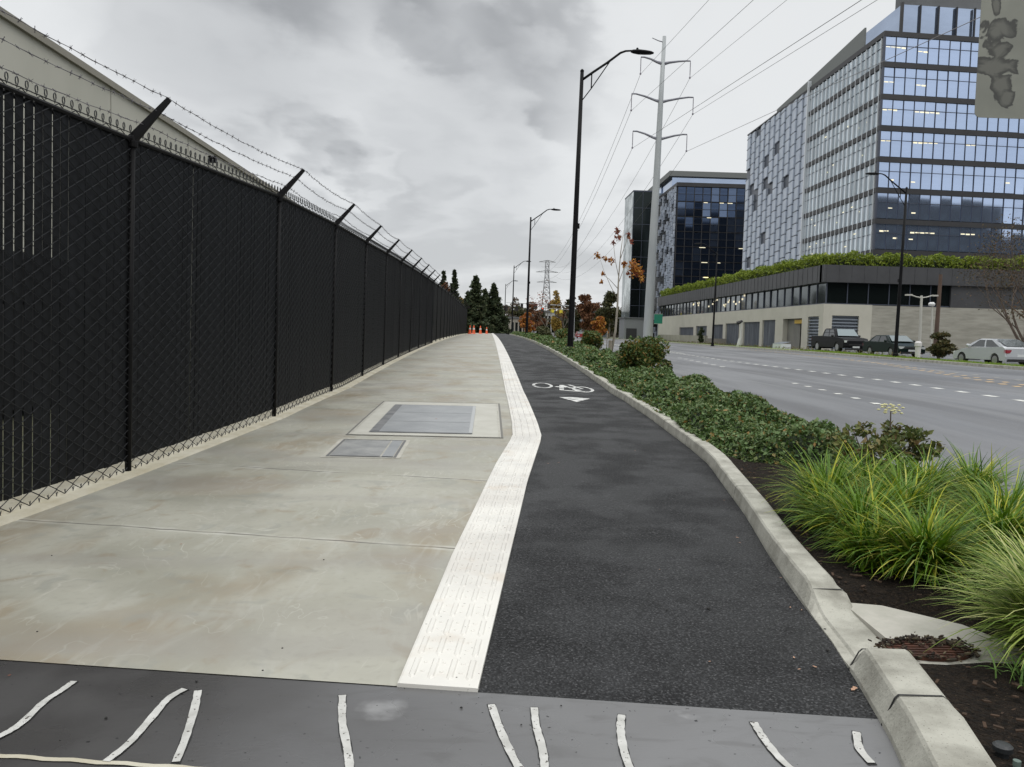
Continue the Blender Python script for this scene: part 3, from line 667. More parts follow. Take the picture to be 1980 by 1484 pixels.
for (e, w) in zip(ends, nm):
    mb = MB(); pts = []
    for i in range(31):
        t = i/30; pts.append((e[0]+2.2*t, 131-270*t, e[2]-28.9*t))
    far = []
    for i in range(1, 25):
        t = i/24; far.append((e[0]+(28+(e[0]-27)*.8-e[0])*t, 131+269*t, e[2]+(32-e[2]+(e[2]-38)*.35)*t-4*9*t*(1-t)))
    mb.tube([Vector(p) for p in reversed(pts)]+[Vector(p) for p in far], [.028]*31+[.03]*24, 4, False)
    tag(mb.build('power_line', m_line), 'thin power line hung from the %s of the grey transmission pole' % w, 'power line', WG)
lt = thing('lattice_tower', 'faint steel lattice pylon far down the road behind the autumn trees', 'pylon', (28, 400, 0))
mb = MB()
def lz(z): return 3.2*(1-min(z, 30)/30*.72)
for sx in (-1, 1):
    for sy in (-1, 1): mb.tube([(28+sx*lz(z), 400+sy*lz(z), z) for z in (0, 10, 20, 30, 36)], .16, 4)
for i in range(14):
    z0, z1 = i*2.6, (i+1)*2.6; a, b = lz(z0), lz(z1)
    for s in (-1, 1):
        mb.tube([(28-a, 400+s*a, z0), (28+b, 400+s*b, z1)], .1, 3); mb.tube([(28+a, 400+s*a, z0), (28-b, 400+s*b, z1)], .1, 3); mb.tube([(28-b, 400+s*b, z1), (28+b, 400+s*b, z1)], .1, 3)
m_farsteel = mat('haze_paled_steel', (.33, .34, .35), rough=.7); mb.build('tower_body', m_farsteel, lt)  # grey lightened to put distance haze into the steel colour
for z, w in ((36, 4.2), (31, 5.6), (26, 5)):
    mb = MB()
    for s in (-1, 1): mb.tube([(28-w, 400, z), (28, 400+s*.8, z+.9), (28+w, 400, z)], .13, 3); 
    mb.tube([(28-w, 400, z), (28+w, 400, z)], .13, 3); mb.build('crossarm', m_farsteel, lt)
# ------------------------------------------------------------------ buildings
def at_y(px, py, Y):
    d = CR @ Vector(((px-990)/1550, -(py-742)/1550, -1)); return Vector((0, 0, 1.28))+d*(Y/d.y)
def at_x(px, py, X):
    d = CR @ Vector(((px-990)/1550, -(py-742)/1550, -1)); return Vector((0, 0, 1.28))+d*(X/d.x)
def glass(name, c, rough=.04, metal=.9, c2=None):
    m = mat(name, c, c2 or tuple(v*.8 for v in c), scale=.12, rough=rough, metal=metal, stretch=(1, 1, 2.5)); return m
g_front = glass('blue_coated_glass', (.54, .66, .90)); g_side = glass('grey_coated_glass', (.64, .71, .76), .07)
g_pent = glass('penthouse_glass', (.46, .55, .72), .05); g_dark = glass('dark_coated_glass', (.035, .05, .085), .05, .9, (.09, .13, .22))
g_dark2 = glass('black_green_glass', (.022, .03, .03), .12, .7); g_band = glass('podium_glass', (.07, .085, .09), .06, .8, (.16, .185, .2))
m_span = mat('dark_spandrel', (.024, .024, .027), (.036, .035, .038), scale=.4, rough=.5); m_mull = mat('window_mullion', (.07, .08, .11), rough=.45, metal=.3)
m_fin = mat('silver_fin', (.66, .69, .72), rough=.4, metal=.2); m_pix = mat('blue_grey_panel', (.47, .52, .60), (.57, .62, .70), scale=.3, rough=.45, metal=.35)
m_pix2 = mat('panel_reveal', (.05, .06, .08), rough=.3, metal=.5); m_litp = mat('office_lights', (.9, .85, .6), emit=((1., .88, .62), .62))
m_roofg = mat('roof_screen_grey', (.10, .105, .11), (.13, .135, .14), scale=.3, rough=.6); m_roofg2 = mat('pale_roof_fascia', (.16, .17, .165), rough=.6)
SH = .08
FL = [36.3, 32.9, 29.3, 25.8, 22.3, 18.8, 15.3, 11.8, 8.2]
TX, TY = 44., 91.9
tw = thing('office_tower', 'large glass office tower with dark floor bands and a stepped panel side', 'building', (TX, TY, 8))
def fy(x, x0=TX, y0=TY): return y0+SH*(x-x0)
def sbox(mb, x0, x1, ya, yb, z0, z1, base=fy):      # box on the skewed front face; ya, yb offsets from the face (negative = proud)
    v = [(x, base(x)+o, z) for z in (z0, z1) for o in (ya, yb) for x in (x0, x1)]
    mb.add(v, [(0, 2, 3, 1), (4, 5, 7, 6), (0, 1, 5, 4), (2, 6, 7, 3), (0, 4, 6, 2), (1, 3, 7, 5)])
mb = MB(); mb.prism([(TX+.35, TY+.4), (100, fy(100)+.35), (100, 141), (TX+.35, 140.6)], 7.9, 36.2); mb.build('wall', m_span, tw)
mb = MB(); mb.prism([(TX, TY+.36), (TX+.34, TY+.36), (TX+.34, 140.5), (TX, 140.5)], 36.15, 36.35); mb.build('parapet', m_span, tw)
for z in FL:
    mb = MB(); t = .34 if z > 8.3 else .2
    v0 = z-.36
    sbox(mb, TX-.12, 100, -.12, .4, v0-.27, v0+.3); mb.box(TX-.12, TX+.36, TY+.4, 113.0, v0-.27, v0+.3); mb.build('floor_band', m_span, tw)
# individual panes on the front
mb = MB(); mb.add([(-.62, 0, 0), (.62, 0, 0), (.62, 0, 2.84), (-.62, 0, 2.84)], [(0, 1, 2, 3)]); wproto = mb.build('window', g_front); first = True
rw = random.Random(5); mm = MB()
for fi in range(8):
    z0 = FL[fi+1]; 
    for c in range(13):
        x = TX+.75+c*1.3
        o = wproto if first else wproto.copy()
        if not first: COL.objects.link(o)
        first = False; o.parent = tw; o.location = (x-TX, fy(x)+.02-TY, z0+.02-8)
        o.rotation_euler = (rw.uniform(-.006, .006), 0, math.atan(SH)+rw.uniform(-.012, .012)); o.scale = (1, 1, (FL[fi]-z0-.62)/2.84)
mb = MB(); sbox(mb, TX+.1+13*1.3, 100, .06, .1, 8.4, 36); ws = mb.build('window', g_front, tw); ws['kind'] = 'stuff'
mb = MB()
for c in range(43):
    x = TX+.1+c*1.3; sbox(mb, x-.024, x+.024, -.07, .06, 8.4, 35.6)
for fi in range(8): h = FL[fi+1]+(FL[fi]-FL[fi+1]-.7)*.66; sbox(mb, TX, 100, -.03, .05, h-.03, h+.03)
sbox(mb, TX-.1, TX+.1, -.1, .2, 8.2, 36); mb.build('mullion_grid', m_mull, tw)
# side: narrow panes with fins
mb = MB(); A = []
y = TY+.55
while y < 112.6:
    for fi in range(8):
        t = rw.uniform(-.02, .02); z0, z1 = FL[fi+1], FL[fi]-.7
        A.append([(TX+.02+t, y, z0), (TX+.02-t, y+1.2, z0), (TX+.02-t, y+1.2, z1), (TX+.02+t, y, z1)])
    y += 1.24
mb.quads(A); so_ = mb.build('window', g_side, tw); so_['kind'] = 'stuff'
mb = MB(); y = TY+.5
while y < 112.9: mb.box(TX-.16, TX+.02, y-.05, y+.05, 8.3, 35.6); y += 1.24
mb.build('fins', m_fin, tw)
mb = MB()
for fi in range(8): h = FL[fi+1]+(FL[fi]-FL[fi+1]-.7)*.62; mb.box(TX-.03, TX+.05, TY+.4, 113, h-.035, h+.035)
mb.build('transom', m_mull, tw)
# stepped panel wall
def pixwall(parent, X, y0, y1, z0, z1, cw, chh, mpan, mdark, seed, open_p):
    r = random.Random(seed); mb = MB(); mb.box(X+.02, X+.5, y0, y1, z0, z1); mb.build('panel_backing', mdark, parent)
    mb = MB(); nc = int(round((y1-y0)/cw)); slots = MB()
    for c in range(nc):
        ya = y0+c*cw; off = (c*.30 % 1)*chh; z = z0-off
        k = 0
        while z < z1:
            a, b = max(z+.0, z0), min(z+chh*(1.-.09), z1)
            if b-a > .12 and not (r.random() < open_p*(c/nc)):
                d0, d1 = .34, .12
                w = cw*.97
                v = [(X-d0, ya+.05, a), (X-d1, ya+w, a), (X-d1, ya+w, b), (X-d0, ya+.05, b), (X+.02, ya+.05, a), (X+.02, ya+w, a), (X+.02, ya+w, b), (X+.02, ya+.05, b)]
                mb.add(v, [(0, 3, 2, 1), (0, 1, 5, 4), (3, 7, 6, 2), (0, 4, 7, 3), (1, 2, 6, 5)])
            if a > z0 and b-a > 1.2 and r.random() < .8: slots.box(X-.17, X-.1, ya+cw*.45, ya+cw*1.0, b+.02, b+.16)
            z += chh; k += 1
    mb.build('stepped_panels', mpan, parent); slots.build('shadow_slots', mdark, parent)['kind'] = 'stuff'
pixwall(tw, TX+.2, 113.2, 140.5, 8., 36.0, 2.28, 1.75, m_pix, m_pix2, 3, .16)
mb = MB(); mb.box(TX-.35, TX+.1, 112.95, 113.25, 8, 37.1); mb.build('edge_trim', m_fin, tw)
mb = MB(); mb.add([(TX+.1, 126.5, 35.9), (TX+.1, 97.3, 35.9), (TX+.1, 97.3, 38.6), (TX+.1, 113, 37.6), (TX+.1, 126.5, 36.9), (TX+.3, 126.5, 35.9), (TX+.3, 97.3, 35.9), (TX+.3, 97.3, 38.6), (TX+.3, 113, 37.6), (TX+.3, 126.5, 36.9)],
    [(0, 1, 2, 3, 4), (9, 8, 7, 6, 5), (0, 5, 6, 1), (1, 6, 7, 2), (2, 7, 8, 3), (3, 8, 9, 4), (4, 9, 5, 0)]); mb.build('roof_screen', m_roofg2, tw)
mb = MB()
P = [at_y(1742, 52, 94), at_y(1742, 15, 94)]
xa = P[0].x
mb.prism([(xa, 94), (90, 97), (90, 104), (xa, 104)], 36.3, 40.1); pt = mb.build('penthouse', g_pent, tw)
mb = MB(); mb.box(xa-.15, xa+.15, 93.8, 94.1, 36.3, 40.3)
for i in range(10): mb.box(xa+2.2*(i+1)-.05, xa+2.2*(i+1)+.05, 93.85+.1*i, 94.2+.1*i, 36.3, 40.1)
sbox(mb, xa-.15, 75, 0, .1, 36.36, 36.5, lambda x: 93.9+.045*(x-xa)); mb.build('penthouse_mullions', m_span, pt)
mb = MB(); mb.prism([(xa+.2, 94.5), (95, 97.4), (95, 99), (xa+.2, 96)], 40.12, 43.6); mb.build('plant_screen', m_roofg, tw)
mb = MB()
for (fi, c0, n, u) in [(0, 0, 2, .55), (0, 3, 1, .45), (1, 0, 1, .45), (1, 3, 1, .4), (2, 0, 1.5, .6), (2, 3, 2.6, .58), (3, 0, 1.2, .62), (3, 3, 2.8, .6), (3, 8, 1.4, .62), (4, 1, .8, .3), (4, 3, .6, .25), (4, 12, .8, .4), (5, 1, .8, .4), (5, 3.2, .5, .25),
        (6, 0.3, 1.4, .72), (6, 3.2, 2.6, .7), (6, 8, 1.6, .72), (7, 0.3, 1.4, .78), (7, 3.2, 2.6, .76), (7, 8, 1.8, .78), (7, 11.6, 1.5, .72), (6, 1.6, .8, .45), (6, 3.1, .6, .42), (7, 1.5, 1.1, .52), (7, .5, .6, .3), (7, 3, .6, .5), (7, 12, 1, .5)]:
    x = TX+.2+c0*1.3; z = FL[fi+1]+2.8*u
    for i in range(max(1, int(n*2))): sbox(mb, x+i*.62, x+i*.62+.5, -.004, .0, z+rw.uniform(-.05, .05), z+.13)
o = mb.build('ceiling_lights', m_litp, tw); o['kind'] = 'stuff'
mb = MB()
for i in range(26): y = rw.uniform(93, 112); fi = rw.choice([2, 3, 5, 6, 7]); z = FL[fi+1]+rw.uniform(.8, 2.4); mb.box(TX-.01, TX-.005, y, y+.5, z, z+.12)
o = mb.build('ceiling_lights', m_litp, tw); o['kind'] = 'stuff'
# podium
m_beige = mat('beige_render', (.46, .445, .375), (.52, .50, .43), scale=.5, rough=.8); m_board = mat('board_formed_concrete', (.27, .26, .22), (.38, .365, .315), scale=1.1, rough=.9, stretch=(.5, .5, 3.2), detail=6)
m_fascia = mat('charcoal_metal_fascia', (.055, .056, .06), (.072, .073, .078), scale=.5, rough=.5, metal=.2); m_gate = mat('grey_slat_gate', (.10, .115, .14), (.22, .235, .26), scale=3.2, stretch=(3, 3, .12), rough=.5, metal=.2)
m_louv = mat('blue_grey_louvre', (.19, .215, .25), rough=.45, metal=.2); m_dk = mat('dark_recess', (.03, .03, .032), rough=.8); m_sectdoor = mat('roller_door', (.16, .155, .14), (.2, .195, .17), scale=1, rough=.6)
PX, PY = 31., 73.9
pd = thing('podium_building', 'long beige podium with charcoal fascia, gates and louvres below the glass tower', 'building', (PX, PY, .2))
def py_(x): return PY+.03*(x-PX)
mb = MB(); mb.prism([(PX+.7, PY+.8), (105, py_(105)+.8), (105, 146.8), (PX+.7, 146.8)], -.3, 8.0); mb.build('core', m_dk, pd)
bays = [(74.9, 77.5, 3.42, 'L'), (79.0, 84.1, 3.3, 'D'), (86.4, 90.5, 3.25, 'G'), (91.4, 97.4, 3.1, 'G'), (99.0, 104.7, 3.0, 'G'), (105.9, 111.0, 2.9, 'G'), (113.8, 119.8, 2.75, 'G'), (121.3, 130.3, 2.6, 'G')]
mb = MB(); yprev = PY
for (a, b, h, k) in bays:
    mb.box(PX, PX+.6, yprev, a, -.3, 3.42); 
    if h < 3.42: mb.box(PX+.002, PX+.6, a, b, h, 3.42)
    yprev = b
mb.box(PX, PX+.6, yprev, 147, -.3, 3.42); mb.box(PX, PX+.6, PY, 147, 3.42, 4.56)
# front
def pbox(mb, x0, x1, ya, yb, z0, z1): sbox(mb, x0, x1, ya, yb, z0, z1, py_)
pbox(mb, PX+.6, 31.85, 0, .6, -.3, 4.56); pbox(mb, 34.4, 35.62, 0, .6, -.3, 4.56); pbox(mb, 31.85, 34.4, 0, .6, 3.5, 4.56); pbox(mb, 31.85, 34.4, 0, .6, -.3, .35)
mb.build('wall', m_beige, pd)
mb = MB(); pbox(mb, 35.62, 75, .03, .6, -.3, 4.52)
w = mb.build('concrete_wall', m_board, pd); w['label'] = 'board-marked raw concrete wall'
for (a, b, h, k) in bays:
    mb = MB()
    if k == 'G':
        mb.box(PX+.22, PX+.3, a, b, .1, h)
        yy = a
        while yy < b-.1: mb.box(PX+.15, PX+.22, yy, yy+.10, .15, h-.05); yy += rw.choice([.2, .25, .35])
        mb.build('gate', m_gate, pd)
    elif k == 'D':
        mb.box(PX+.5, PX+.6, a+1.6, b, -.2, h); mb.box(PX+.45, PX+.5, a+1.5, a+1.7, -.2, h)
        d = mb.build('garage_door', m_sectdoor, pd)
        mb = MB(); mb.box(PX+.3, PX+.38, a+.5, a+2.7, h-.5, h-.12); mb.build('clearance_bar', mat('yellow_bar', (.6, .38, .04), rough=.5), d)
    else:
        z = .3
        mb.box(PX+.3, PX+.34, a, b, .2, h)
        while z < h-.1: mb.add([(PX+.05, a, z), (PX+.05, b, z), (PX+.25, b, z+.2), (PX+.25, a, z+.2)], [(0, 1, 2, 3)]); z += .3
        mb.build('louvre', m_louv, pd)
mb = MB(); pbox(mb, 31.85, 34.4, .3, .34, .35, 3.5); z = .4
while z < 3.45:
    mb.add([(31.85, py_(31.85)+.05, z), (34.4, py_(34.4)+.05, z), (34.4, py_(34.4)+.27, z+.2), (31.85, py_(31.85)+.27, z+.2)], [(0, 1, 2, 3)]); z += .3
mb.build('louvre', m_louv, pd)
# glazed band: panes as parts
yy = PY+.3; i = 0
while yy < 146:
    wd = 2.1; mb = MB(); t = rw.uniform(-.02, .02); mb.add([(PX+.35+t, yy, 4.56), (PX+.35-t, yy+wd, 4.56), (PX+.35-t, yy+wd, 6.56), (PX+.35+t, yy, 6.56)], [(0, 1, 2, 3)]); mb.build('band_window', g_band, pd); yy += wd+.04
xx = PX+.36
while xx < 43:
    mb = MB(); mb.add([(xx, py_(xx)+.35, 4.56), (xx+1.95, py_(xx+1.95)+.35, 4.56), (xx+1.95, py_(xx)+.37, 6.56), (xx, py_(xx)+.34, 6.56)], [(0, 1, 2, 3)]); mb.build('band_window', g_dark2, pd); xx += 2
mb = MB(); yy = PY+.3
while yy < 146: mb.box(PX+.25, PX+.36, yy-.05, yy+.05, 4.56, 6.56); yy += 2.14
xx = PX+.3
while xx < 43.5: pbox(mb, xx-.04, xx+.04, .24, .36, 4.56, 6.56); xx += 2
mb.box(PX+.255, PX+.355, PY+.2, 146, 4.58, 4.66); pbox(mb, PX+.2, 43.5, .245, .355, 4.58, 4.66); mb.build('band_mullions', m_mull, pd)
mb = MB(); pbox(mb, 43.2, 75, .1, .6, 4.53, 6.56); mb.build('dark_cladding', m_fascia, pd)
mb = MB(); mb.box(PX-.25, PX+.7, PY+.2, 147, 6.56, 8.15); pbox(mb, PX-.25, 80, -.25, .7, 6.562, 8.152)
for i in range(60): y = PY+i*1.2; mb.box(PX-.275, PX-.25, y, y+.05, 6.56, 8.15)
for i in range(36): x = PX+i*1.2; pbox(mb, x, x+.04, -.27, -.25, 6.56, 8.15)
mb.build('fascia', m_fascia, pd)
mb = MB(); mb.prism([(PX+.7, PY+.8), (105, py_(105)+.8), (105, 146.8), (PX+.7, 146.8)], 8.0, 8.05); mb.build('roof', m_roofg, pd)
mb = MB()
for (a, b) in ((97, 104), (104, 108.5), (110, 116), (118, 124)):
    for i in range(5): y = rw.uniform(a, b); z = rw.uniform(5.2, 6.3); mb.box(PX+.31, PX+.33, y, y+.55, z, z+.22)
o = mb.build('interior_lights', m_litp, pd); o['kind'] = 'stuff'
# second building: dark glass block, stepped side, tall rear mass and slab
b2 = thing('office_building', 'dark blue glass office block with a chequered side and pale roof fascia', 'building', (43.2, 190, 0))
mb = MB(); mb.box(43.6, 80, 190.4, 211.8, 0, 36.6); mb.build('wall', m_span, b2)
mb = MB(); mb.box(43.3, 80, 189.8, 212, 36.3, 37.2); mb.build('parapet', m_span, b2)
g_dkb = glass('bluer_dark_glass', (.16, .21, .32), .06, .9, (.10, .14, .22)); pr = None
for fi in range(10):
    z0 = 1.5+fi*3.5
    for c in range(9):
        if z0 < 8: continue
        if pr is None:
            mb = MB(); mb.add([(-.95, 0, 0), (.95, 0, 0), (.95, 0, 3.2), (-.95, 0, 3.2)], [(0, 1, 2, 3)]); pr = mb.build('window', g_dark); o = pr
        else: o = pr.copy(); COL.objects.link(o)
        if rw.random() < (.45 if z0 > 25 else .22): o.data = o.data.copy(); o.data.materials[0] = g_dkb
        o.parent = b2; o.location = (44.7+c*2-43.2, -.05+.3, z0); o.rotation_euler = (rw.uniform(-.035, .03), 0, rw.uniform(-.03, .03))
mb = MB()
for c in range(11): mb.box(43.55+c*2, 43.68+c*2, 190.05, 190.4, 0, 36.3)
for fi in range(21): mb.box(43.4, 66, 190.1, 190.4, fi*1.75+1.3, fi*1.75+1.37)
mb.build('mullion_grid', m_span, b2)
mb = MB()
for i in range(16): x = rw.uniform(49, 60); fi = rw.choice([2, 3, 4, 5, 7, 8]); mb.box(x, x+rw.uniform(.6, 1.5), 190.0, 190.02, 4.6+fi*3.5, 4.75+fi*3.5)
o = mb.build('ceiling_lights', m_litp, b2); o['kind'] = 'stuff'
m_pixb = mat('chequer_panel', (.30, .34, .42), (.62, .67, .76), scale=.5, rough=.35, metal=.2)
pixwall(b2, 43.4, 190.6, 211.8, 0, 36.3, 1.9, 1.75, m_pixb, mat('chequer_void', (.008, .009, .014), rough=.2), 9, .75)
mb = MB(); mb.box(43.8, 85, 212.02, 236, 0, 38.4); mb.build('rear_wall', glass('rear_glass', (.3, .34, .36), .2, .6), b2)
mb = MB(); mb.box(44.6, 85, 201, 212, 37.2, 40.6); mb.build('upper_glazing', g_pent, b2)
mb = MB(); mb.box(43.7, 85, 200, 236.4, 40.62, 41.9); mb.build('roof_fascia', m_roofg2, b2)
mb = MB(); mb.box(44.3, 85, 212.5, 236, 38.4, 40.6); mb.build('upper_wall', g_pent, b2)
sb = thing('slab_building', 'narrow dark green glass slab beside the grey transmission pole', 'building', (36.5, 209, 0))
mb = MB(); mb.box(36.5, 41.6, 209, 222, 0, 38.2); mb.build('front_glazing', g_dark2, sb)
mb = MB(); mb.box(36.46, 36.5, 209.1, 222, 0, 38.1); mb.build('side_glazing', mat('side_reflective', (.16, .2, .2), (.55, .6, .6), scale=.22, rough=.15, metal=.7, lo=.45, hi=.55), sb)
mb = MB()
for i in range(10): mb.box(36.5, 41.6, 208.93, 209, i*4.2+.3, i*4.2+.42)
for x in (36.5, 38.9, 41.5): mb.box(x, x+.1, 208.92, 209, 0, 38.2)
mb.box(36.4, 41.7, 208.9, 222.1, 38.2, 38.45); mb.build('frame', m_mull, sb)
ut = thing('utility_building', 'low grey flat-roofed hut behind the transmission pole', 'building', (25.4, 152, 0))
mb = MB(); mb.box(25.6, 30.3, 152, 158, -.2, 4.3); mb.build('wall', mat('hut_wall', (.2, .21, .215), rough=.8), ut)
mb = MB(); mb.box(26.0, 28.0, 151.93, 152, 0, 2.4); mb.build('doorway', m_dk, ut)
mb = MB(); mb.box(25.4, 30.5, 151.8, 158.2, 4.3, 4.5); mb.build('roof', m_roofg, ut)
rwll = MB(); rwll.box(28.2, 28.5, 104, 134, -.1, 1.35); rwll.box(28.2, 30.9, 103.8, 104.1, -.1, 1.0)
tag(rwll.build('ramp_wall', mat('ramp_concrete', (.25, .235, .2), (.32, .3, .26), scale=.7, rough=.9)), 'low beige concrete ramp wall in front of the farthest podium gates', 'wall')
# the block across the street from the tower, mirrored in its lower floors
ob = thing('office_building', 'dark office block behind the viewpoint, seen only mirrored in the tower glass', 'building', (130, -66, 0))
mb = MB(); mb.prism([(70, -60), (150, -60), (150, -80), (70, -80)], 0, 47); mb.prism([(110, -59), (196, -59), (196, -80), (110, -80)], 0, 47.5); mb.prism([(196.5, -59), (215, -59), (215, -80), (196.5, -80)], 0, 38)
mb.build('wall', mat('far_block', (.02, .022, .024), rough=.7), ob)
mb = MB()
for i in range(30):
    for j in range(10): mb.box(72+i*4, 74.6+i*4, -58.95, -58.9, 4+j*4, 6.2+j*4)
o = mb.build('window', mat('far_block_glass', (.05, .06, .065), rough=.8), ob); o['kind'] = 'stuff'
# ------------------------------------------------------------------ foliage
def rot_quads(c, ln, wd, dirs, nrm, fold=.0):
    d = dirs/np.linalg.norm(dirs, axis=1)[:, None]; s = np.cross(d, nrm); s /= (np.linalg.norm(s, axis=1)[:, None]+1e-9); n = np.cross(s, d)
    L = ln[:, None]; Wd = wd[:, None]
    return np.stack([c-d*L*.5, c+s*Wd*.5-d*L*.05+n*L*fold, c+d*L*.5, c-s*Wd*.5-d*L*.05+n*L*fold], axis=1)
def leafcloud(mb, centers, size, up=.3, aspect=.55, fold=.08, seed=None):
    n = len(centers); r = RNG
    d = r.normal(size=(n, 3)); nr = r.normal(size=(n, 3)); nr[:, 2] = np.abs(nr[:, 2])+up
    s = size*r.uniform(.6, 1.3, n); mb.quads(rot_quads(np.asarray(centers), s, s*aspect, d, nr, fold))
def ellip(c, r, n, shell=.55):
    v = RNG.normal(size=(n, 3)); v /= np.linalg.norm(v, axis=1)[:, None]; rad = RNG.uniform(shell, 1, n)**.6
    return np.array(c)+v*rad[:, None]*np.array(r)
def foliage(name, cs, rough=.6, trans=.15, spec=.35): return mat(name, cs[0], cs[1:], island=True, rough=rough, trans=trans, spec=spec)
f_cover = foliage('cover_leaves', [(.03, .07, .015), (.065, .13, .03), (.10, .175, .048), (.15, .225, .08), (.07, .12, .035), (.16, .215, .10), (.10, .16, .045), (.12, .15, .035), (.10, .155, .05), (.09, .14, .04), (.07, .12, .035), (.09, .15, .045), (.30, .17, .05)], .5)
f_shrub = foliage('shrub_leaves', [(.03, .065, .015), (.05, .10, .022), (.075, .13, .03), (.10, .14, .035), (.05, .09, .025), (.24, .15, .03), (.13, .15, .04)], .5)
f_grass = foliage('variegated_grass', [(.03, .08, .005), (.055, .135, .008), (.09, .19, .011), (.14, .26, .015), (.08, .16, .01), (.18, .29, .02), (.14, .25, .02), (.46, .46, .03), (.50, .50, .14)], .5, .25)
f_grass2 = foliage('pale_grass', [(.06, .12, .01), (.10, .18, .02), (.17, .26, .03), (.26, .34, .06), (.40, .45, .12), (.55, .55, .25)], .5, .25)
f_hedge = foliage('hedge_leaves', [(.11, .16, .015), (.17, .23, .02), (.24, .30, .03), (.14, .2, .02), (.32, .36, .05)], .6)
f_con = foliage('conifer_needles', [(.018, .03, .012), (.03, .046, .018), (.045, .062, .024), (.07, .075, .035)], .8, .05)
f_orange = foliage('orange_leaves', [(.35, .12, .02), (.45, .19, .03), (.5, .26, .05), (.28, .08, .03), (.2, .06, .03)], .6, .25)
f_red = foliage('red_leaves', [(.22, .06, .04), (.3, .09, .06), (.16, .05, .04), (.32, .16, .07)], .6, .25)
f_rust = foliage('rust_leaves', [(.14, .06, .025), (.2, .09, .04), (.11, .05, .03), (.25, .12, .05)], .7, .1)
f_brn = foliage('brown_leaves', [(.05, .04, .025), (.08, .06, .035), (.11, .085, .05), (.07, .065, .03), (.16, .08, .04)], .8, .1)
f_yel = foliage('yellow_leaves', [(.38, .25, .05), (.48, .33, .07), (.3, .2, .05), (.25, .2, .06)], .7, .2)
f_olive = foliage('olive_leaves', [(.05, .055, .02), (.08, .08, .03), (.04, .05, .02), (.11, .09, .03)], .7, .1)
m_bark = mat('tree_bark', (.10, .085, .065), (.2, .175, .14), scale=9, rough=.9, stretch=(1, 1, .3), bump=.5, bscale=30)
m_palebark = mat('pale_bark', (.22, .19, .15), (.36, .33, .28), scale=6, rough=.85, stretch=(1, 1, .3)); m_twig = mat('twig_brown', (.09, .065, .05), (.13, .1, .08), scale=4, rough=.9)
m_inner = mat('inner_leaf_shade', (.012, .02, .008), (.02, .032, .012), scale=8, rough=.95)  # solid cores of cover and hedge, inner shade painted into their colour
# ground cover of low leafy shrubs
def lump(x, y):
    return .5+.2*math.sin(x*4.1+y*1.3)+.3*math.sin(y*1.9-x*2.7+1)+.14*math.sin(x*7+y*5.1)
def cov_r(y): return 4.66-.12*ss((14-y)/5)
def cov_h(x, y):
    l = bedx(y)-.02; r = cov_r(y); t = max(.02, (x-l)/(r-l))
    if t > 1: return 0
    e = min(1, t/.16, (1-t)/.14); e = math.sqrt(max(0, 1-(1-e)**2))
    f = ss((y-(8.75+.25*math.sin(x*3)+.5*max(0, 3.2-x)))/.45)
    return (.13+.30*lump(x, y))*e*f
gc = thing('ground_cover', 'dense low green leafy shrubs covering the planting strip beside the kerb', 'ground cover', (3.6, 9, 0)); gc['kind'] = 'stuff'
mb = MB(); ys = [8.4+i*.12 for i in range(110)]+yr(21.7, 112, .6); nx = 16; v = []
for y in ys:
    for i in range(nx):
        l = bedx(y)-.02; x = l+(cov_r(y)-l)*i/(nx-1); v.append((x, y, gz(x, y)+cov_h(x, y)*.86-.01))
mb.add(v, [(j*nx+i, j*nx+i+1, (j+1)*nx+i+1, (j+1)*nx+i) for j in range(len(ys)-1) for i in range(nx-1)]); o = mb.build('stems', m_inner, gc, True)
mb = MB()
for (ya, yb, n, sz) in ((8.5, 13, 19000, .07), (8.5, 13, 9000, .045), (13, 20, 18000, .085), (20, 40, 20000, .12), (40, 112, 17000, .24)):
    Y = RNG.uniform(ya, yb, n); T = RNG.uniform(0, 1, n); cs = []
    for y, t in zip(Y, T):
        l = bedx(y)-.075+.035*math.sin(y*3.3); x = l+(cov_r(y)+.02-l)*t; h = cov_h(x, y)
        if h < .02: continue
        cs.append((x+random.gauss(0, .012), y, gz(x, y)+h*random.uniform(.72, 1.04)+random.gauss(0, .008)))
    leafcloud(mb, cs, sz, up=1.1, aspect=.58)
mb.build('leaves', f_cover, gc)
# larger shrubs in the strip
def shrub(name, label, cat, c, r, n, size, fm, seed, group=None, stems=True):
    c = (c[0], c[1], gz(c[0], c[1])+.05) if len(c) == 2 else c
    t = thing(name, label, cat, c, group); rr = random.Random(seed)
    mb = MB(); mb2 = MB(); C = []
    for k in range(16):
        a = rr.uniform(0, 6.28); u = rr.uniform(.1, .75); h = rr.uniform(.2, .85)
        cc = (c[0]+r[0]*u*math.cos(a)*(1.15-h*.5), c[1]+r[1]*u*math.sin(a)*(1.15-h*.5), c[2]+r[2]*h)
        s = rr.uniform(.28, .46); C.append(ellip(cc, (r[0]*s, r[1]*s, r[2]*s*.6), n//16, .5))
        mb2.tube([c, (c[0]*.5+cc[0]*.5, c[1]*.5+cc[1]*.5, c[2]+(cc[2]-c[2])*.6), cc], [.02, .014, .008], 5)
    leafcloud(mb, np.concatenate(C), size, up=.5); mb.build('leaves', fm, t); mb2.build('stems', m_twig, t)
    mb = MB(); v = []; 
    return t
shrub('leafy_shrub', 'large rounded green shrub with yellowing leaves beside the young tree in the planting strip', 'shrub', (4.15, 21.3), (.72, 1.0, 1.15), 5200, .10, f_shrub, 2)
shrub('leafy_shrub', 'smaller dark green shrub behind the lamp pole, left of the young tree', 'shrub', (4.25, 33.5), (.6, 1.0, .95), 2600, .13, f_shrub, 4)
shrub('leafy_shrub', 'distant green shrub in the planting strip past the first lamp', 'shrub', (4.2, 45), (.7, 1.8, .9), 1800, .18, f_shrub, 5)
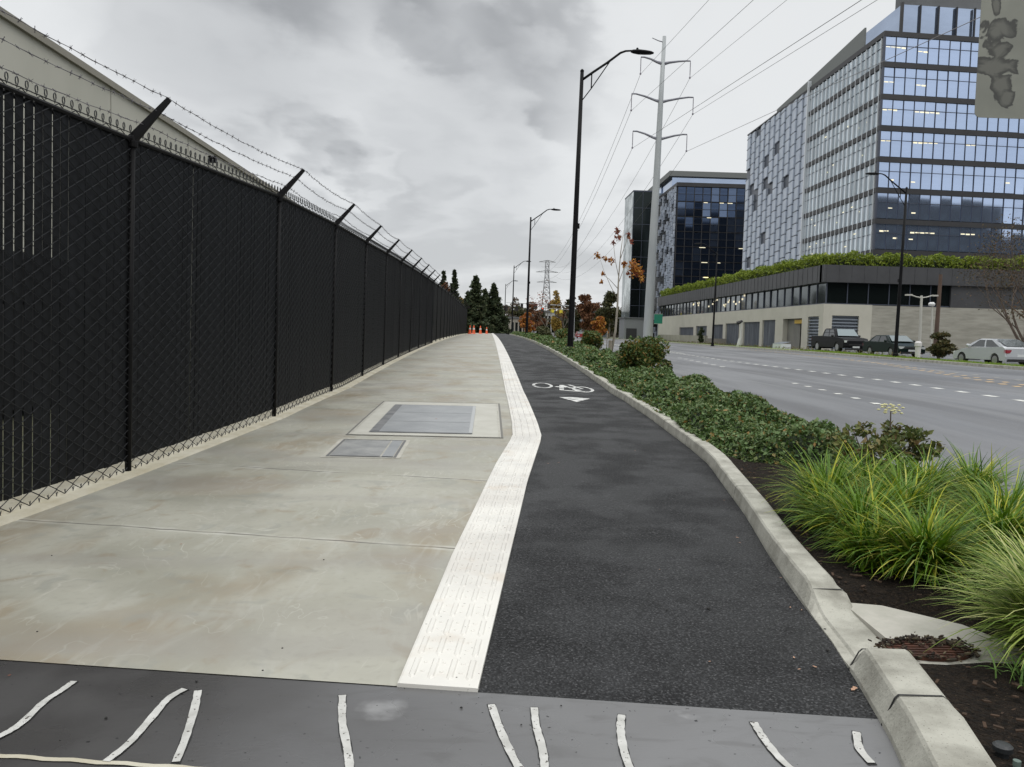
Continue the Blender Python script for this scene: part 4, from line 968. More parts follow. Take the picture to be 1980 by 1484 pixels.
shrub('leafy_shrub', 'farthest olive shrub in the planting strip near the second lamp', 'shrub', (4.2, 62), (.7, 3, 1.0), 1600, .22, f_olive, 6)
# tufted grasses
def blades(c, n, L, spread, wd, segs=6, flop=1.):
    r = RNG; az = r.uniform(0, 2*math.pi, n); ln = L*r.uniform(.6, 1.15, n); lean = r.uniform(.12, .95, n)*spread
    base = np.array(c)+np.stack([r.normal(0, .045, n), r.normal(0, .045, n), np.zeros(n)], 1)
    Q = []; P = []
    d = np.stack([np.cos(az), np.sin(az)], 1)
    sx = np.stack([-np.sin(az), np.cos(az), np.zeros(n)], 1)
    droop = r.uniform(.6, 1.7, n)*flop; side = r.normal(0, .06, n)
    for k in range(segs+1):
        t = k/segs; ang = lean*1.0+droop*t*1.15
        if k == 0: p = base.copy()
        else:
            step = (ln/segs)[:, None]; p = P[-1]+step*np.stack([np.sin(pa)*d[:, 0]+side*sx[:, 0]*t, np.sin(pa)*d[:, 1]+side*sx[:, 1]*t, np.cos(pa)], 1)
        pa = ang; p[:, 2] = np.maximum(p[:, 2], c[2]+.004+.01*t); P.append(p)
    V = []; F = []
    for k, p in enumerate(P):
        w = wd*(1-(k/segs)**2.2)+.0008; V.append(p-sx*w/2); V.append(p+sx*w/2)
    V = np.stack(V, 1)      # n, 2(segs+1), 3
    return V
def add_blades(mb, V):
    n, m, _ = V.shape; base = mb.n; mb.V.append(V.reshape(-1, 3)); F = []
    for i in range(n):
        b = base+i*m
        for k in range(m//2-1): F.append((b+2*k, b+2*k+1, b+2*k+3, b+2*k+2))
    mb.F.extend(F); mb.MI.extend([0]*len(F)); mb.n += n*m
GG = 'tufted grasses beside the kerb'
clumps = [((2.86, 6.55), .68, 640, f_grass, 'arching grass tuft farthest left, next to the bare soil and kerb'),
 ((3.40, 7.0), .64, 560, f_grass, 'yellow-green grass tuft at the back left, before the flowering plant'),
 ((2.74, 5.65), .64, 760, f_grass, 'bright green grass tuft nearest the kerb, above the concrete apron'),
 ((3.3, 6.15), .68, 640, f_grass, 'green grass tuft in the middle of the grass bed'),
 ((3.95, 7.0), .66, 520, f_grass, 'grass tuft in the back row beside the road'),
 ((2.84, 4.98), .62, 760, f_grass, 'dense green grass tuft behind the apron, drooping toward it'),
 ((3.55, 5.35), .66, 620, f_grass, 'grass tuft right of the middle of the bed, close to the right edge'),
 ((4.10, 6.1), .64, 460, f_grass, 'grass tuft in the back row cut by the right edge'),
 ((4.45, 7.1), .66, 420, f_grass, 'farthest right grass tuft against the road'),
 ((2.58, 5.2), .46, 420, f_grass, 'small low grass tuft squeezed between its neighbours and the kerb'),
 ((2.70, 6.15), .5, 420, f_grass, 'small grass tuft at the front left brushing the kerb'),
 ((3.10, 4.25), .60, 560, f_grass2, 'pale striped grass tuft at the right edge beside the apron'),
 ((2.78, 3.66), .68, 1100, f_grass2, 'large pale grass tuft drooping over the rusty drain, bottom right')]
for (p, L, n, fm, lb) in clumps:
    c = (p[0], p[1], gz(*p)+.06); mb = MB(); add_blades(mb, blades(c, int(n*.85), L, .85, .0145)); add_blades(mb, blades(c, n//3, L*.72, 1.35, .013, flop=1.3))
    o = thing('tufted_grass', lb, 'ornamental grass', c, GG); mb.build('blades', fm, o)
for (p, L, n, lb) in (((2.42, 3.42), .2, 34, 'small green weed sprouting behind the kerb below the drain'), ((2.55, 3.25), .22, 30, 'second small weed sprout nearer the bottom right corner'), ((2.72, 5.9), .2, 40, 'small grass seedling by the kerb under the tufts')):
    c = (p[0], p[1], gz(*p)+.05); mb = MB(); add_blades(mb, blades(c, n, L, .9, .009, 4)); tag(mb.build('weed', foliage('weed_blades', [(.05, .11, .02), (.1, .2, .04), (.16, .26, .07)])), lb, 'weed', 'small weeds')
# flowering plant
fl = thing('flowering_plant', 'reddish-green plant with a pale flower head standing behind the grasses', 'plant', (3.95, 7.75, gz(3.95, 7.75)+.02))
c = fl.location; mb = MB(); mb2 = MB(); mb3 = MB()
C = []
for k in range(26):
    dx, dy, h = random.uniform(-.5, .42), random.uniform(-.3, .3), random.uniform(.25, .62); q_ = (c.x+dx, c.y+dy, c.z+h); mb.tube([(c.x+dx*.3, c.y+dy*.3, c.z), (c.x+dx*.7, c.y+dy*.7, c.z+h*.6), q_], [.009, .007, .004], 5); C.append(ellip(q_, (.12, .12, .08), 46, .2))
leafcloud(mb2, np.concatenate(C), .075, up=.6)
mb.tube([(c.x, c.y, c.z), (c.x+.03, c.y, c.z+.45), (c.x+.02, c.y, c.z+.80)], [.01, .008, .006], 5)
for k in range(26):
    a = k*.9; mb3.lathe((c.x+.02+.12*math.cos(a)*((k % 3)+1)/3, c.y+.07*math.sin(a), c.z+.78+.025*(k % 4)), [(.005, 0), (.022, .008), (.005, .018)], 6)
mb.build('stems', m_twig, fl); mb2.build('leaves', foliage('reddish_leaves', [(.05, .075, .02), (.09, .12, .03), (.13, .15, .04), (.16, .10, .04), (.2, .2, .06), (.07, .10, .03), (.11, .13, .035)]), fl); mb3.build('flower_head', mat('cream_flower', (.5, .48, .26), rough=.8), fl)
# hedge along the podium roof edge
hd = thing('roof_hedge', 'long yellow-green hedge along the roof edge of the podium', 'hedge', (31.2, 75, 8.1))
mb = MB(); cs = []
for i in range(26000):
    if random.random() < .68: y = random.uniform(74.6, 146); x = 31.0+random.uniform(-.1, 1.2); s = y
    else: x = random.uniform(31, 60); y = py_(x)+.4+random.uniform(-.3, 1.1); s = x*1.7
    top = .95+.16*math.sin(s*.9)+.12*math.sin(s*2.3+1)+.08*math.sin(s*6)
    cs.append((x, y, 8.0+max(.3, top+.35)*random.uniform(0, 1)**.7))
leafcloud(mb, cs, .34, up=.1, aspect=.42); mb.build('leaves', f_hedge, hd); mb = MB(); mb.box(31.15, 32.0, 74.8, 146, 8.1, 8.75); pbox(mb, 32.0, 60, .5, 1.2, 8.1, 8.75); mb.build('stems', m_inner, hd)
# trees
def limb(mb, p, d, L, r, depth, rr, tips, spread=.6, n=4):
    pts = [Vector(p)]; rad = [r]; dd = Vector(d).normalized()
    for i in range(n):
        dd = (dd+Vector((rr.uniform(-.16, .16), rr.uniform(-.16, .16), rr.uniform(-.04, .14)))).normalized(); pts.append(pts[-1]+dd*L/n); rad.append(r*(1-.45*(i+1)/n))
    mb.tube(pts, rad, 5 if r > .03 else 3, False)
    if depth == 0: tips.append(pts[-1]); tips.append(pts[-2]); return
    for k in range(rr.choice([2, 3, 3])):
        q_ = pts[rr.choice([2, 3, 4][:n])]; nd = (dd+Vector((rr.uniform(-1, 1), rr.uniform(-1, 1), rr.uniform(-.3, .8)))*spread).normalized()
        limb(mb, q_, nd, L*rr.uniform(.55, .8), rad[-1]*.75, depth-1, rr, tips, spread, n)
def broadleaf(name, label, cat, x, y, h, tr, fm, nleaf, ls, seed, depth=3, spread=.7, crown=.3, z=None, group=None, bark=None, up=.5):
    z = gz(x, y)-.05 if z is None else z; t = thing(name, label, cat, (x, y, z), group); rr = random.Random(seed); mb = MB(); tips = []
    H0 = h*crown; mb.tube([(x, y, z), (x, y, z+.1), (x+.02*h, y, z+H0)], [tr*1.3, tr, tr*.75], 7)
    for k in range(4 if nleaf < 600 or ls > .3 else 8): limb(mb, (x+.02*h, y, z+H0*rr.uniform(.8, 1)), (rr.uniform(-.6, .6), rr.uniform(-.6, .6), up+.3), h*.36, tr*.55, depth-1, rr, tips, spread)
    limb(mb, (x+.02*h, y, z+H0), (0, 0, 1), h*.4, tr*.6, depth-1, rr, tips, spread)
    mb.build('trunk', bark or m_bark, t)
    if nleaf:
        T = np.array([tuple(p) for p in tips]); idx = RNG.integers(0, len(T), nleaf); mb = MB(); leafcloud(mb, T[idx]+RNG.normal(0, h*.045, (nleaf, 3)), ls, up=.2); mb.build('crown', fm, t)
    return t
def column_tree(name, label, x, y, h, r, fm, n, ls, group=None, z=None, bark=None):      # dense crown of clumps round a trunk
    z = gz(x, y)-.05 if z is None else z; t = thing(name, label, 'tree', (x, y, z), group); mb = MB(); mb.tube([(x, y, z), (x, y, z+h*.5), (x, y, z+h*.95)], [r*.11, r*.07, r*.02], 6); mb.build('trunk', bark or m_bark, t)
    C = []
    for k in range(22):
        u = random.random(); w = r*math.sin(math.pi*min(.97, .12+u*.86))**.7; a = random.uniform(0, 6.28); q_ = random.uniform(.1, .75)*w
        C.append(ellip((x+q_*math.cos(a), y+q_*math.sin(a), z+h*(.16+.8*u)), (r*.38, r*.38, h*.075), n//22, .2))
    mb = MB(); leafcloud(mb, np.concatenate(C), ls, up=.2); mb.build('crown', fm, t); return t
def conifer(label, x, y, h, r, n, ls, seed, group=None, lean=0, z=None):
    z = gz(x, y)-.05 if z is None else z; t = thing('conifer_tree', label, 'tree', (x, y, z), group); rr = random.Random(seed)
    mb = MB(); mb.tube([(x, y, z), (x+lean*.5, y, z+h*.5), (x+lean, y, z+h)], [h*.017, h*.01, .03], 6)
    D = []; NB = 120
    for b in range(NB):
        u = rr.uniform(.06, .98); w = r*1.55*(1-u)**1.05*rr.uniform(.55, 1.1)+.12; a = rr.uniform(0, 6.28); z0 = z+h*u; m = max(6, int(n/NB*(.35+1.2*(1-u))))
        T = RNG.uniform(.12, 1, m); dz = -.32*w*T**1.6+.1*w*T
        px = x+lean*u+np.cos(a)*w*T+RNG.normal(0, .10*w+.05, m); py = y+np.sin(a)*w*T+RNG.normal(0, .10*w+.05, m); D.append(np.stack([px, py, z0+dz-np.abs(RNG.normal(0, .02*h, m))], 1))
        mb.tube([(x+lean*u, y, z0), (x+lean*u+math.cos(a)*w*.9, y+math.sin(a)*w*.9, z0-.2*w)], [.05, .015], 3, False)
    mb.build('trunk', m_bark, t); mb = MB(); C = np.concatenate(D); nn = len(C); d = RNG.normal(size=(nn, 3)); d[:, 2] = -np.abs(d[:, 2])*.7; nr = RNG.normal(size=(nn, 3)); nr[:, 2] += .6; s = ls*RNG.uniform(.6, 1.3, nn)
    mb.quads(rot_quads(C, s, s*.45, d, nr, 0)); mb.build('crown', f_con, t); return t
CG = 'dark conifers beyond the end of the fence'
for i, (px, py, w, Y, lb, ln) in enumerate([(858, 520, 15, 172, 'leftmost thin dark conifer just above the fence top', 0), (879, 519, 16, 176, 'second thin dark conifer from the left above the fence', 0), (921, 528, 24, 150, 'tallest broad dark conifer past the fence end', .4), (955, 545, 22, 158, 'rightmost dark conifer beside the cycle path end', 0), (938, 556, 18, 175, 'conifer between the two broadest ones past the fence', 0), (905, 560, 15, 182, 'low dark conifer left of the tallest one at the fence end', 0), (968, 585, 12, 190, 'small dark conifer closest to the cycle path end', 0)]):
    p = at_y(px, py, Y); conifer(lb, p.x-(ln or 0), Y, p.z-.9, w*1.3/1550*Y, 7500, .75, i+1, CG, ln)
AG = 'autumn trees along the far road'
for (px, py, Y, rpx, fm, lb, n) in [(1075, 562, 230, 11, f_yel, 'golden columnar tree beyond the traffic signals', 1500), (1131, 562, 210, 14, f_rust, 'tall rust-brown columnar tree right of the nearest lamp pole', 1800), (1145, 590, 225, 16, f_rust, 'lower rust-brown tree beside the tall rust one', 1200), (893, 572, 190, 10, f_yel, 'yellow tree just over the fence top between conifers', 900), (940, 568, 200, 9, f_yel, 'small yellow tree between the dark conifers', 700), (1100, 580, 215, 9, f_con, 'narrow dark green tree left of the nearest lamp pole', 900),
        (1180, 565, 175, 18, f_olive, 'dark olive tree behind the young orange tree', 1800), (1162, 598, 200, 12, f_olive, 'low olive tree left of the dark glass slab', 900), (1040, 600, 240, 14, f_rust, 'low brown tree under the traffic signals', 900), (1003, 592, 260, 20, f_olive, 'olive-brown tree clump behind the second lamp pole', 1500), (1028, 585, 270, 15, f_rust, 'reddish tree behind the dark signals', 1200), (1050, 596, 250, 12, f_olive, 'olive tree left of the golden columnar tree', 1000), (1116, 600, 240, 14, f_olive, 'dark tree hidden partly by the nearest lamp pole', 1000), (1160, 612, 170, 12, f_orange, 'low orange tree left of the young tree trunk', 900), (985, 610, 280, 16, f_con, 'low dark tree at the far end of the planting strip', 1000),
        (1150, 585, 290, 24, f_rust, 'wide soft reddish-brown tree mass between the columnar tree and the glass slab', 2200), (1020, 604, 230, 13, f_orange, 'small orange-brown tree beyond the second lamp pole', 900), (1092, 604, 235, 12, f_rust, 'small brown tree under the yellow signal housings', 900), (1195, 590, 240, 14, f_olive, 'olive tree directly left of the dark glass slab', 1200),
        (862, 548, 165, 11, f_rust, 'brown leafy tree peeking over the far fence top', 700)]:
    p = at_y(px, py, Y); column_tree('autumn_tree' if fm in (f_yel, f_rust) else 'street_tree', lb, p.x, Y, p.z-gz(p.x, Y), rpx*1.45/1550*Y, fm, int(n*1.6), .7, AG)
# sparse young tree in the strip
yt = thing('young_tree', 'slender young tree with a few orange and red leaves in the planting strip', 'tree', (4.55, 30, gz(4.55, 30)))
mb = MB(); mp = [at_y(px, py, 30) for px, py in ((1188, 690), (1190, 640), (1194, 590), (1196, 540), (1200, 490), (1206, 445))]
mp = [Vector((4.55, 30, gz(4.55, 30)))]+[Vector((p.x, 30, p.z)) for p in mp[1:]]
mb.tube(mp, [.055, .045, .036, .026, .016, .006], 8)
cl_ = []
def br(pts, r0=.014): 
    P = [at_y(a, b, 30+k*.12) for k, (a, b) in enumerate(pts)]; mb.tube(P, [r0*(1-.7*i/(len(P)-1)) for i in range(len(P))], 5); return P
for pts, cc, n in (([(1194, 580), (1180, 552), (1168, 525), (1160, 500)], [(1155, 495, 9, 14), (1168, 500, 7, 8), (1163, 545, 5, 5), (1182, 505, 8, 10)], 40), ([(1196, 548), (1206, 520), (1222, 510), (1238, 515)], [(1226, 512, 14, 26), (1236, 525, 12, 24), (1222, 528, 14, 24), (1240, 540, 8, 12), (1207, 512, 8, 10)], 30),
                   ([(1197, 540), (1190, 505), (1186, 470), (1192, 445)], [(1193, 448, 8, 11), (1196, 462, 8, 9), (1186, 470, 5, 6)], 20), ([(1200, 500), (1210, 470), (1216, 450)], [(1216, 455, 7, 9), (1222, 468, 6, 7)], 20), ([(1196, 560), (1178, 540), (1160, 528)], [(1166, 530, 4, 4)], 8)):
    br(pts)
    for (a, b, rpx, k) in cc: q_ = at_y(a, b, 30.2); cl_.append((q_, rpx/1550*30, k, b < 480))
mb.build('trunk', m_palebark, yt, True)
for flag, fm in ((False, f_orange), (True, f_red)):
    mb = MB(); C = np.concatenate([ellip(tuple(q_), (r_*.9, r_*.9, r_*.9), k*3, .1) for (q_, r_, k, f_) in cl_ if f_ == flag]); leafcloud(mb, C, .13, up=.1, aspect=.6); mb.build('leaves', fm, yt)
mb = MB(); b_ = mp[0]; mb.tube([b_, b_+Vector((0, 0, .75))], [.075, .07], 8); mb.tube([b_+Vector((-.12, .05, 0)), b_+Vector((-.12, .05, 1.1))], .018, 6); mb.build('trunk_guard', m_palebark, yt)
p = at_y(1062, 545, 92); broadleaf('young_tree', 'distant sparse red-leaved tree near the second lamp', 'tree', p.x-.3, 92, 5.6, .06, f_red, 170, .22, 12, 3, .7, .35)
p = at_y(1090, 560, 120); broadleaf('young_tree', 'faint bare young tree far along the strip', 'tree', p.x, 120, 6, .06, f_rust, 60, .25, 22, 3, .6, .35)
broadleaf('bare_tree', 'wide twiggy bare tree with brown leaves at the right edge behind the silver coupe', 'tree', 31.2, 46, 8.4, .17, f_brn, 4200, .13, 8, 5, .95, .10, bark=m_twig)
broadleaf('bare_tree', 'dense brown bush of bare twigs at the right edge beside the silver coupe', 'tree', 31.3, 43, 5.0, .11, f_brn, 4200, .13, 18, 5, 1.1, .06, bark=m_twig)
column_tree('evergreen_bush', 'brownish-green evergreen bush between the wooden pole and the silver coupe', 28.2, 49.5, 1.75, 1.0, foliage('bush_needles', [(.035, .04, .012), (.06, .065, .02), (.1, .09, .03), (.13, .09, .03)]), 1600, .22)
p = at_x(1356, 650, 27.6); column_tree('evergreen_bush', 'small dark columnar bush before the podium gates', p.x, p.y, 2.2, .55, f_con, 500, .3)
wv = MB(); cs = []
for i in range(7000):
    y = random.uniform(48, 150); x = kF(y)+random.uniform(1.6, 3.6); cs.append((x, y, gz(x, y)-.1+random.uniform(0, .5)*random.random()))
leafcloud(wv, cs, .22, up=0, aspect=.3); tag(wv.build('verge_weeds', foliage('dry_weeds', [(.09, .11, .03), (.16, .16, .06), (.2, .13, .07), (.12, .15, .04)])), 'straggling weeds and dry grass along the far verge', 'weeds', kind='stuff')
tf = MB(); V = []
for i in range(5200):
    y = random.uniform(26, 62); x = kF(y)+.17+random.uniform(0, 1.9); c = (x, y, gz(x, y)+vz(x, y)); 
    V.append([(x-.02, y, c[2]), (x+.02, y, c[2]), (x+random.gauss(0, .04), y, c[2]+random.uniform(.05, .13))])
tb = np.array(V); tf.V.append(tb.reshape(-1, 3)); tf.F = [(3*i, 3*i+1, 3*i+2) for i in range(len(tb))]; tf.MI = [0]*len(tb); tf.n = 3*len(tb)
tag(tf.build('verge_grass', foliage('verge_blades', [(.12, .2, .02), (.18, .27, .03), (.24, .3, .06)])), 'short green grass on the far verge', 'grass', kind='stuff')
wd = MB(); cs = []
for i in range(24000):
    x = random.uniform(-60, 85); y = random.uniform(330, 372); h = 10.5+2.6*math.sin(x*.21)+2.2*math.sin(x*.53+2)+1.5*math.sin(x*1.3); cs.append((x, y, random.uniform(0, h)))
leafcloud(wd, cs, 1.35, up=0); tag(wd.build('far_woods', foliage('far_leaves', [(.05, .055, .04), (.07, .07, .05), (.11, .085, .065), (.14, .09, .07), (.09, .09, .07)])), 'hazy brown and green treeline at the end of the road', 'woods', kind='stuff')
# ------------------------------------------------------------------ vehicles
m_tyre = mat('tyre_rubber', (.012, .012, .012), rough=.8); m_rim = mat('alloy_rim', (.4, .4, .42), rough=.3, metal=.8); m_cglass = mat('car_glass', (.03, .036, .04), rough=.05, spec=.6, coat=.3)
m_wsg = mat('windscreen_glass', (.17, .20, .21), rough=.12, metal=.75); m_hl = mat('headlight_lens', (.6, .62, .62), rough=.1, coat=1.); m_tl = mat('tail_lens', (.28, .015, .03), rough=.15, coat=1.); m_plate = mat('licence_plate', (.6, .62, .62), rough=.4); m_plastic = mat('black_trim', (.015, .015, .016), rough=.6)
def car(name, label, paint, mid, heading, side, L, Wd, wb, low, cabin, wheel_r, tailgate=None, group=None, z=0):
    # local axes: x forward, y left; low = side outline of body above sill; cabin = (xb0, xt0, xt1, xb1, zb, zt)
    t = thing(name, label, 'car', (0, 0, 0), group); w = Wd/2
    ax = [wb/2, -wb/2]; bot = .24
    prof = [p for p in low]          # from rear bottom over the top to front bottom
    arch = []
    for a in ax:
        for k in range(9): th = math.pi*k/8; arch.append((a+math.cos(th)*(wheel_r+.05), wheel_r+math.sin(th)*(wheel_r+.05)-.02))
    poly = prof+arch
    cx_ = 0; cz_ = .6; n = len(poly); v = []
    for (yy, ins) in ((-w, .035), (-w+.04, .0), (-w+.2, -.012), (w-.2, -.012), (w-.04, 0), (w, .035)):
        for (x, z_) in poly:
            dx, dz = x-cx_, z_-cz_; l = math.hypot(dx, dz); v.append((x-dx/l*ins, yy, z_-dz/l*ins))
    f = [tuple(range(n)), tuple(range(5*n, 6*n))[::-1]]
    for j in range(5):
        for i in range(n): f.append((j*n+i, (j+1)*n+i, (j+1)*n+(i+1) % n, j*n+(i+1) % n))
    mb = MB(); mb.add(v, f); bd = mb.build('body', paint, t)
    xb0, xt0, xt1, xb1, zb, zt = cabin; wb_, wt_ = w*.93, w*.74
    lay = [(0, 0), (.5, .42), (.88, .86), (1, 1)]; v = []
    for (u, s) in lay:
        zz = zb+(zt-zb)*u; x0 = xb0+(xt0-xb0)*s; x1 = xb1+(xt1-xb1)*s; ww = wb_+(wt_-wb_)*s*(1. if u < 1 else 1.12); x0 += .0 if u < 1 else .12; x1 -= .0 if u < 1 else .12
        v += [(x0, -ww, zz), (x1, -ww, zz), (x1, ww, zz), (x0, ww, zz)]
    f = [(12, 13, 14, 15)]
    for j in range(3):
        for i in range(4): f.append((j*4+i, j*4+(i+1) % 4, (j+1)*4+(i+1) % 4, (j+1)*4+i))
    mb = MB(); mb.add(v, f); mb.build('roof', paint, t)
    def cab(u, s, e, side_):   # point on cabin surface, u along x 0..1, s height 0..1
        zz = zb+(zt-zb)*(.06+.80*s); q_ = .06+.78*s; x0 = xb0+(xt0-xb0)*q_; x1 = xb1+(xt1-xb1)*q_; ww = wb_+(wt_-wb_)*q_
        return (x0+(x1-x0)*u, side_*(ww+e), zz)
    for sd in (1, -1):
        for (a, b) in ((.10, .47), (.51, .90)):
            mb = MB(); mb.add([cab(a, 0, .012, sd), cab(b, 0, .012, sd), cab(b-.02, 1, .012, sd), cab(a+.02, 1, .012, sd)], [(0, 1, 2, 3)]); mb.build('side_window', m_cglass, t)
    for (fx0, nm_) in ((1, 'windscreen'), (0, 'rear_window')):
        mb = MB(); e = .014*(1 if fx0 else -1); P = []
        for (s, k) in ((0, -1), (0, 1), (1, 1), (1, -1)):
            a = cab(fx0, s, -.1, k); P.append((a[0]+e*(6 if s == 0 else 4.5), a[1], a[2]+.05))
        mb.add(P, [(0, 1, 2, 3)]); mb.build(nm_, m_wsg, t)
    for a in ax:
        for sd in (1, -1):
            mb = MB(); mb.lathe((a, sd*(w-.12), wheel_r), [(wheel_r*.7, -.11), (wheel_r*.97, -.10), (wheel_r, -.06), (wheel_r, .06), (wheel_r*.97, .10), (wheel_r*.64, .11)], 20, 'y'); wh = mb.build('wheel', m_tyre, t)
            mb = MB(); mb.lathe((a, sd*(w-.02), wheel_r), [(wheel_r*.62, -.02), (wheel_r*.64, .02), (wheel_r*.2, .025)], 16, 'y'); 
            mb.build('rim', m_rim, wh)
    xf = max(p[0] for p in low); xr = min(p[0] for p in low); zh = .62 if z == 0 else z
    for sd in (1, -1):
        mb = MB(); mb.obox((xf-.07, sd*(w-.22), zh), (1, -sd*.25, 0), (sd*.25, 1, 0), (0, 0, 1), .07, .17, .075); mb.build('headlight', m_hl, t)
        mb = MB(); mb.obox((xr+.08, sd*(w-.16), zh+.14), (1, sd*.2, 0), (-sd*.2, 1, 0), (0, 0, 1), .08, .15, .085); mb.build('tail_light', m_tl, t)
        mb = MB(); mb.lathe((xb1-.35, sd*(w+.07), zb+.08), [(.02, -.09), (.08, -.07), (.085, .06), (.03, .1)], 8, 'y'); mb.build('mirror', paint if name != 'pickup_truck' else m_plastic, t)
    mb = MB(); mb.box(xf-.02, xf+.012, -.26, .26, .38, .5); mb.box(xr-.012, xr+.02, -.26, .26, .5, .62); mb.build('licence_plate', m_plate, t)
    mb = MB(); mb.box(xf-.03, xf+.008, -.55, .55, .52, .66); mb.box(xf-.06, xf-.0, -w+.15, w-.15, .22, .34); mb.box(xf-.05, xf+.002, -.3, .3, .33, .53); mb.box(xr, xr+.06, -w+.12, w-.12, .24, .38); mb.build('grille', m_plastic, t)
    a = math.atan2(heading[1], heading[0]); nl = Vector((-heading[1], heading[0], 0)).normalized()
    t.location = mid; t.rotation_euler = (0, 0, a); return t
m_silver = mat('silver_car_paint', (.50, .52, .545), rough=.3, metal=.3, coat=.3); m_blackcar = mat('black_car_paint', (.012, .012, .014), rough=.4, coat=.0, spec=.12); m_greencar = mat('dark_green_car_paint', (.007, .016, .015), rough=.4, coat=.05, spec=.15)
lowS = [(-2.1, .26), (-2.16, .5), (-2.1, .92), (-1.9, 1.02), (-1.2, .98), (.6, .92), (1.4, .84), (1.95, .70), (2.12, .5), (2.08, .24)]
car('parked_coupe', 'silver hatchback coupe seen from its rear left at the right edge', m_silver, (26.75, 41.8, .12), (-.05, 1), 1, 4.3, 1.76, 2.7, lowS, (-1.95, -.75, .15, 1.05, .95, 1.40), .32)
lowD = [(-2.35, .28), (-2.4, .5), (-2.36, .92), (-2.2, .98), (-1.2, .99), (.7, .97), (1.6, .88), (2.2, .74), (2.38, .55), (2.34, .26)]
car('parked_sedan', 'dark green sedan parked facing the camera behind the verge lamp', m_greencar, (27.3, 53.5, .235), (.03, -1), -1, 4.7, 1.8, 2.75, lowD, (-1.75, -1.0, .35, 1.15, .95, 1.42), .32)
lowT = [(-2.8, .38), (-2.85, .6), (-2.82, 1.22), (-.9, 1.24), (.9, 1.2), (1.7, 1.15), (2.5, 1.08), (2.72, .9), (2.74, .5), (2.65, .36)]
car('pickup_truck', 'black crew-cab pickup truck parked facing the camera left of the green sedan', m_blackcar, (27.0, 61.2, .30), (.03, -1), -1, 5.6, 1.95, 3.4, lowT, (-1.0, -.85, .75, 1.4, 1.18, 1.82), .4, z=.85)
# ------------------------------------------------------------------ poles, signs, small things
m_wood = mat('weathered_pole', (.07, .045, .035), (.12, .08, .06), scale=3, stretch=(1, 1, .2), rough=.9)
p = at_y(1807, 690, 56); mb = MB(); tpz = at_y(1811, 531, 56).z; mb.tube([(p.x, 56, -.1), (p.x+.1, 56, tpz)], [.17, .12], 8); tag(mb.build('wooden_pole', m_wood), 'brown wooden utility pole against the concrete wall', 'pole')
m_pwhite = mat('white_pole_paint', (.5, .49, .44), rough=.6)
dl = thing('double_lamp_post', 'pale post with two short lamp arms in front of the concrete wall', 'lamp post', (29.5, 55, 0)); p = at_y(1777, 690, 55); q_ = at_y(1782, 572, 55)
mb = MB(); mb.tube([(p.x, 55, -.1), (q_.x, 55, q_.z)], [.11, .08], 8); mb.build('pole', m_pwhite, dl)
for s in (-1, 1): mb = MB(); mb.tube([(q_.x, 55, q_.z-.15), (q_.x+s*.35, 55, q_.z-.1), (q_.x+s*.75, 55, q_.z+.02)], [.05, .04, .04], 6); mb.box(q_.x+s*.9-.2, q_.x+s*.9+.2, 54.85, 55.15, q_.z-.03, q_.z+.07); mb.build('lamp_arm', m_pwhite, dl)
gl = thing('globe_lamp', 'white lamp post with a round head beside the wooden pole', 'lamp post', (29.9, 54, 0)); p = at_y(1800, 690, 54); q_ = at_y(1803, 590, 54)
mb = MB(); mb.tube([(p.x, 54, -.1), (q_.x, 54, q_.z)], [.07, .06], 8); mb.build('pole', m_pwhite, gl); mb = MB(); mb.lathe((q_.x-.05, 54, q_.z-.1), [(.06, 0), (.2, .06), (.22, .18), (.12, .28)], 10); mb.build('lamp_head', mat('white_globe', (.7, .7, .7), rough=.3), gl)
hy = thing('marker_post', 'small white post with a round cap beside the sedan', 'bollard', (27, 48, 0)); p = at_y(1774, 694, 47)
mb = MB(); mb.lathe((p.x, 47, 0), [(.12, 0), (.12, .1), (.15, .5), (.16, .95), (.2, 1.), (.2, 1.2), (.1, 1.3)], 12); mb.build('post', mat('marker_white', (.62, .6, .6), rough=.5), hy)
wm = thing('utility_marker', 'leaning white marker with a dark cap in front of the grey gates', 'marker', (26.5, 86, 0)); p = at_x(1428, 668, 27); q_ = at_x(1432, 622, 27)
mb = MB(); mb.tube([(27, p.y, 0), (27.15, p.y, 1.1)], [.26, .2], 10); mb.tube([(27.2, p.y, 1.1), (27.2, p.y, q_.z)], [.12, .1], 8); mb.build('post', mat('marker_white', (.6, .6, .58), rough=.6), wm)
mb = MB(); mb.tube([(26.75, p.y, q_.z-.2), (27.3, p.y, q_.z+.05)], [.2, .14], 8); mb.build('cap', m_plastic, wm)
ub = thing('car_front_box', 'low white box with a slanted grey top standing in for a half-hidden car before the garage door', 'car stand-in', (27, 78, 0)); p = at_x(1510, 673, 27)
mb = MB(); mb.box(26.6, 27.5, p.y-1.1, p.y+1.1, -.1, .75); mb.build('box', mat('marker_white', (.6, .62, .64), rough=.5), ub); mb = MB(); mb.add([(26.58, p.y-1.1, .75), (27.5, p.y-1.1, .95), (27.5, p.y+1.1, .95), (26.58, p.y+1.1, .75)], [(0, 1, 2, 3)]); mb.build('lid', mat('lid_grey', (.15, .17, .2), rough=.4), ub)  # plain box and lid added in place of a half-hidden car front
gs = thing('road_sign', 'green rectangular road sign beside the transmission pole', 'sign', (27, 128, 0)); p = at_y(1273, 617, 126)
mb = MB(); mb.box(p.x-.65, p.x+.65, 126, 126.05, p.z-.8, p.z+.8); mb.build('panel', mat('sign_green', (.012, .19, .12), rough=.5), gs)
mb = MB(); mb.box(p.x-.65, p.x+.65, 125.985, 125.995, p.z+.74, p.z+.8); mb.box(p.x-.65, p.x+.65, 125.985, 125.995, p.z-.8, p.z-.74); mb.build('border', m_pwhite, gs)
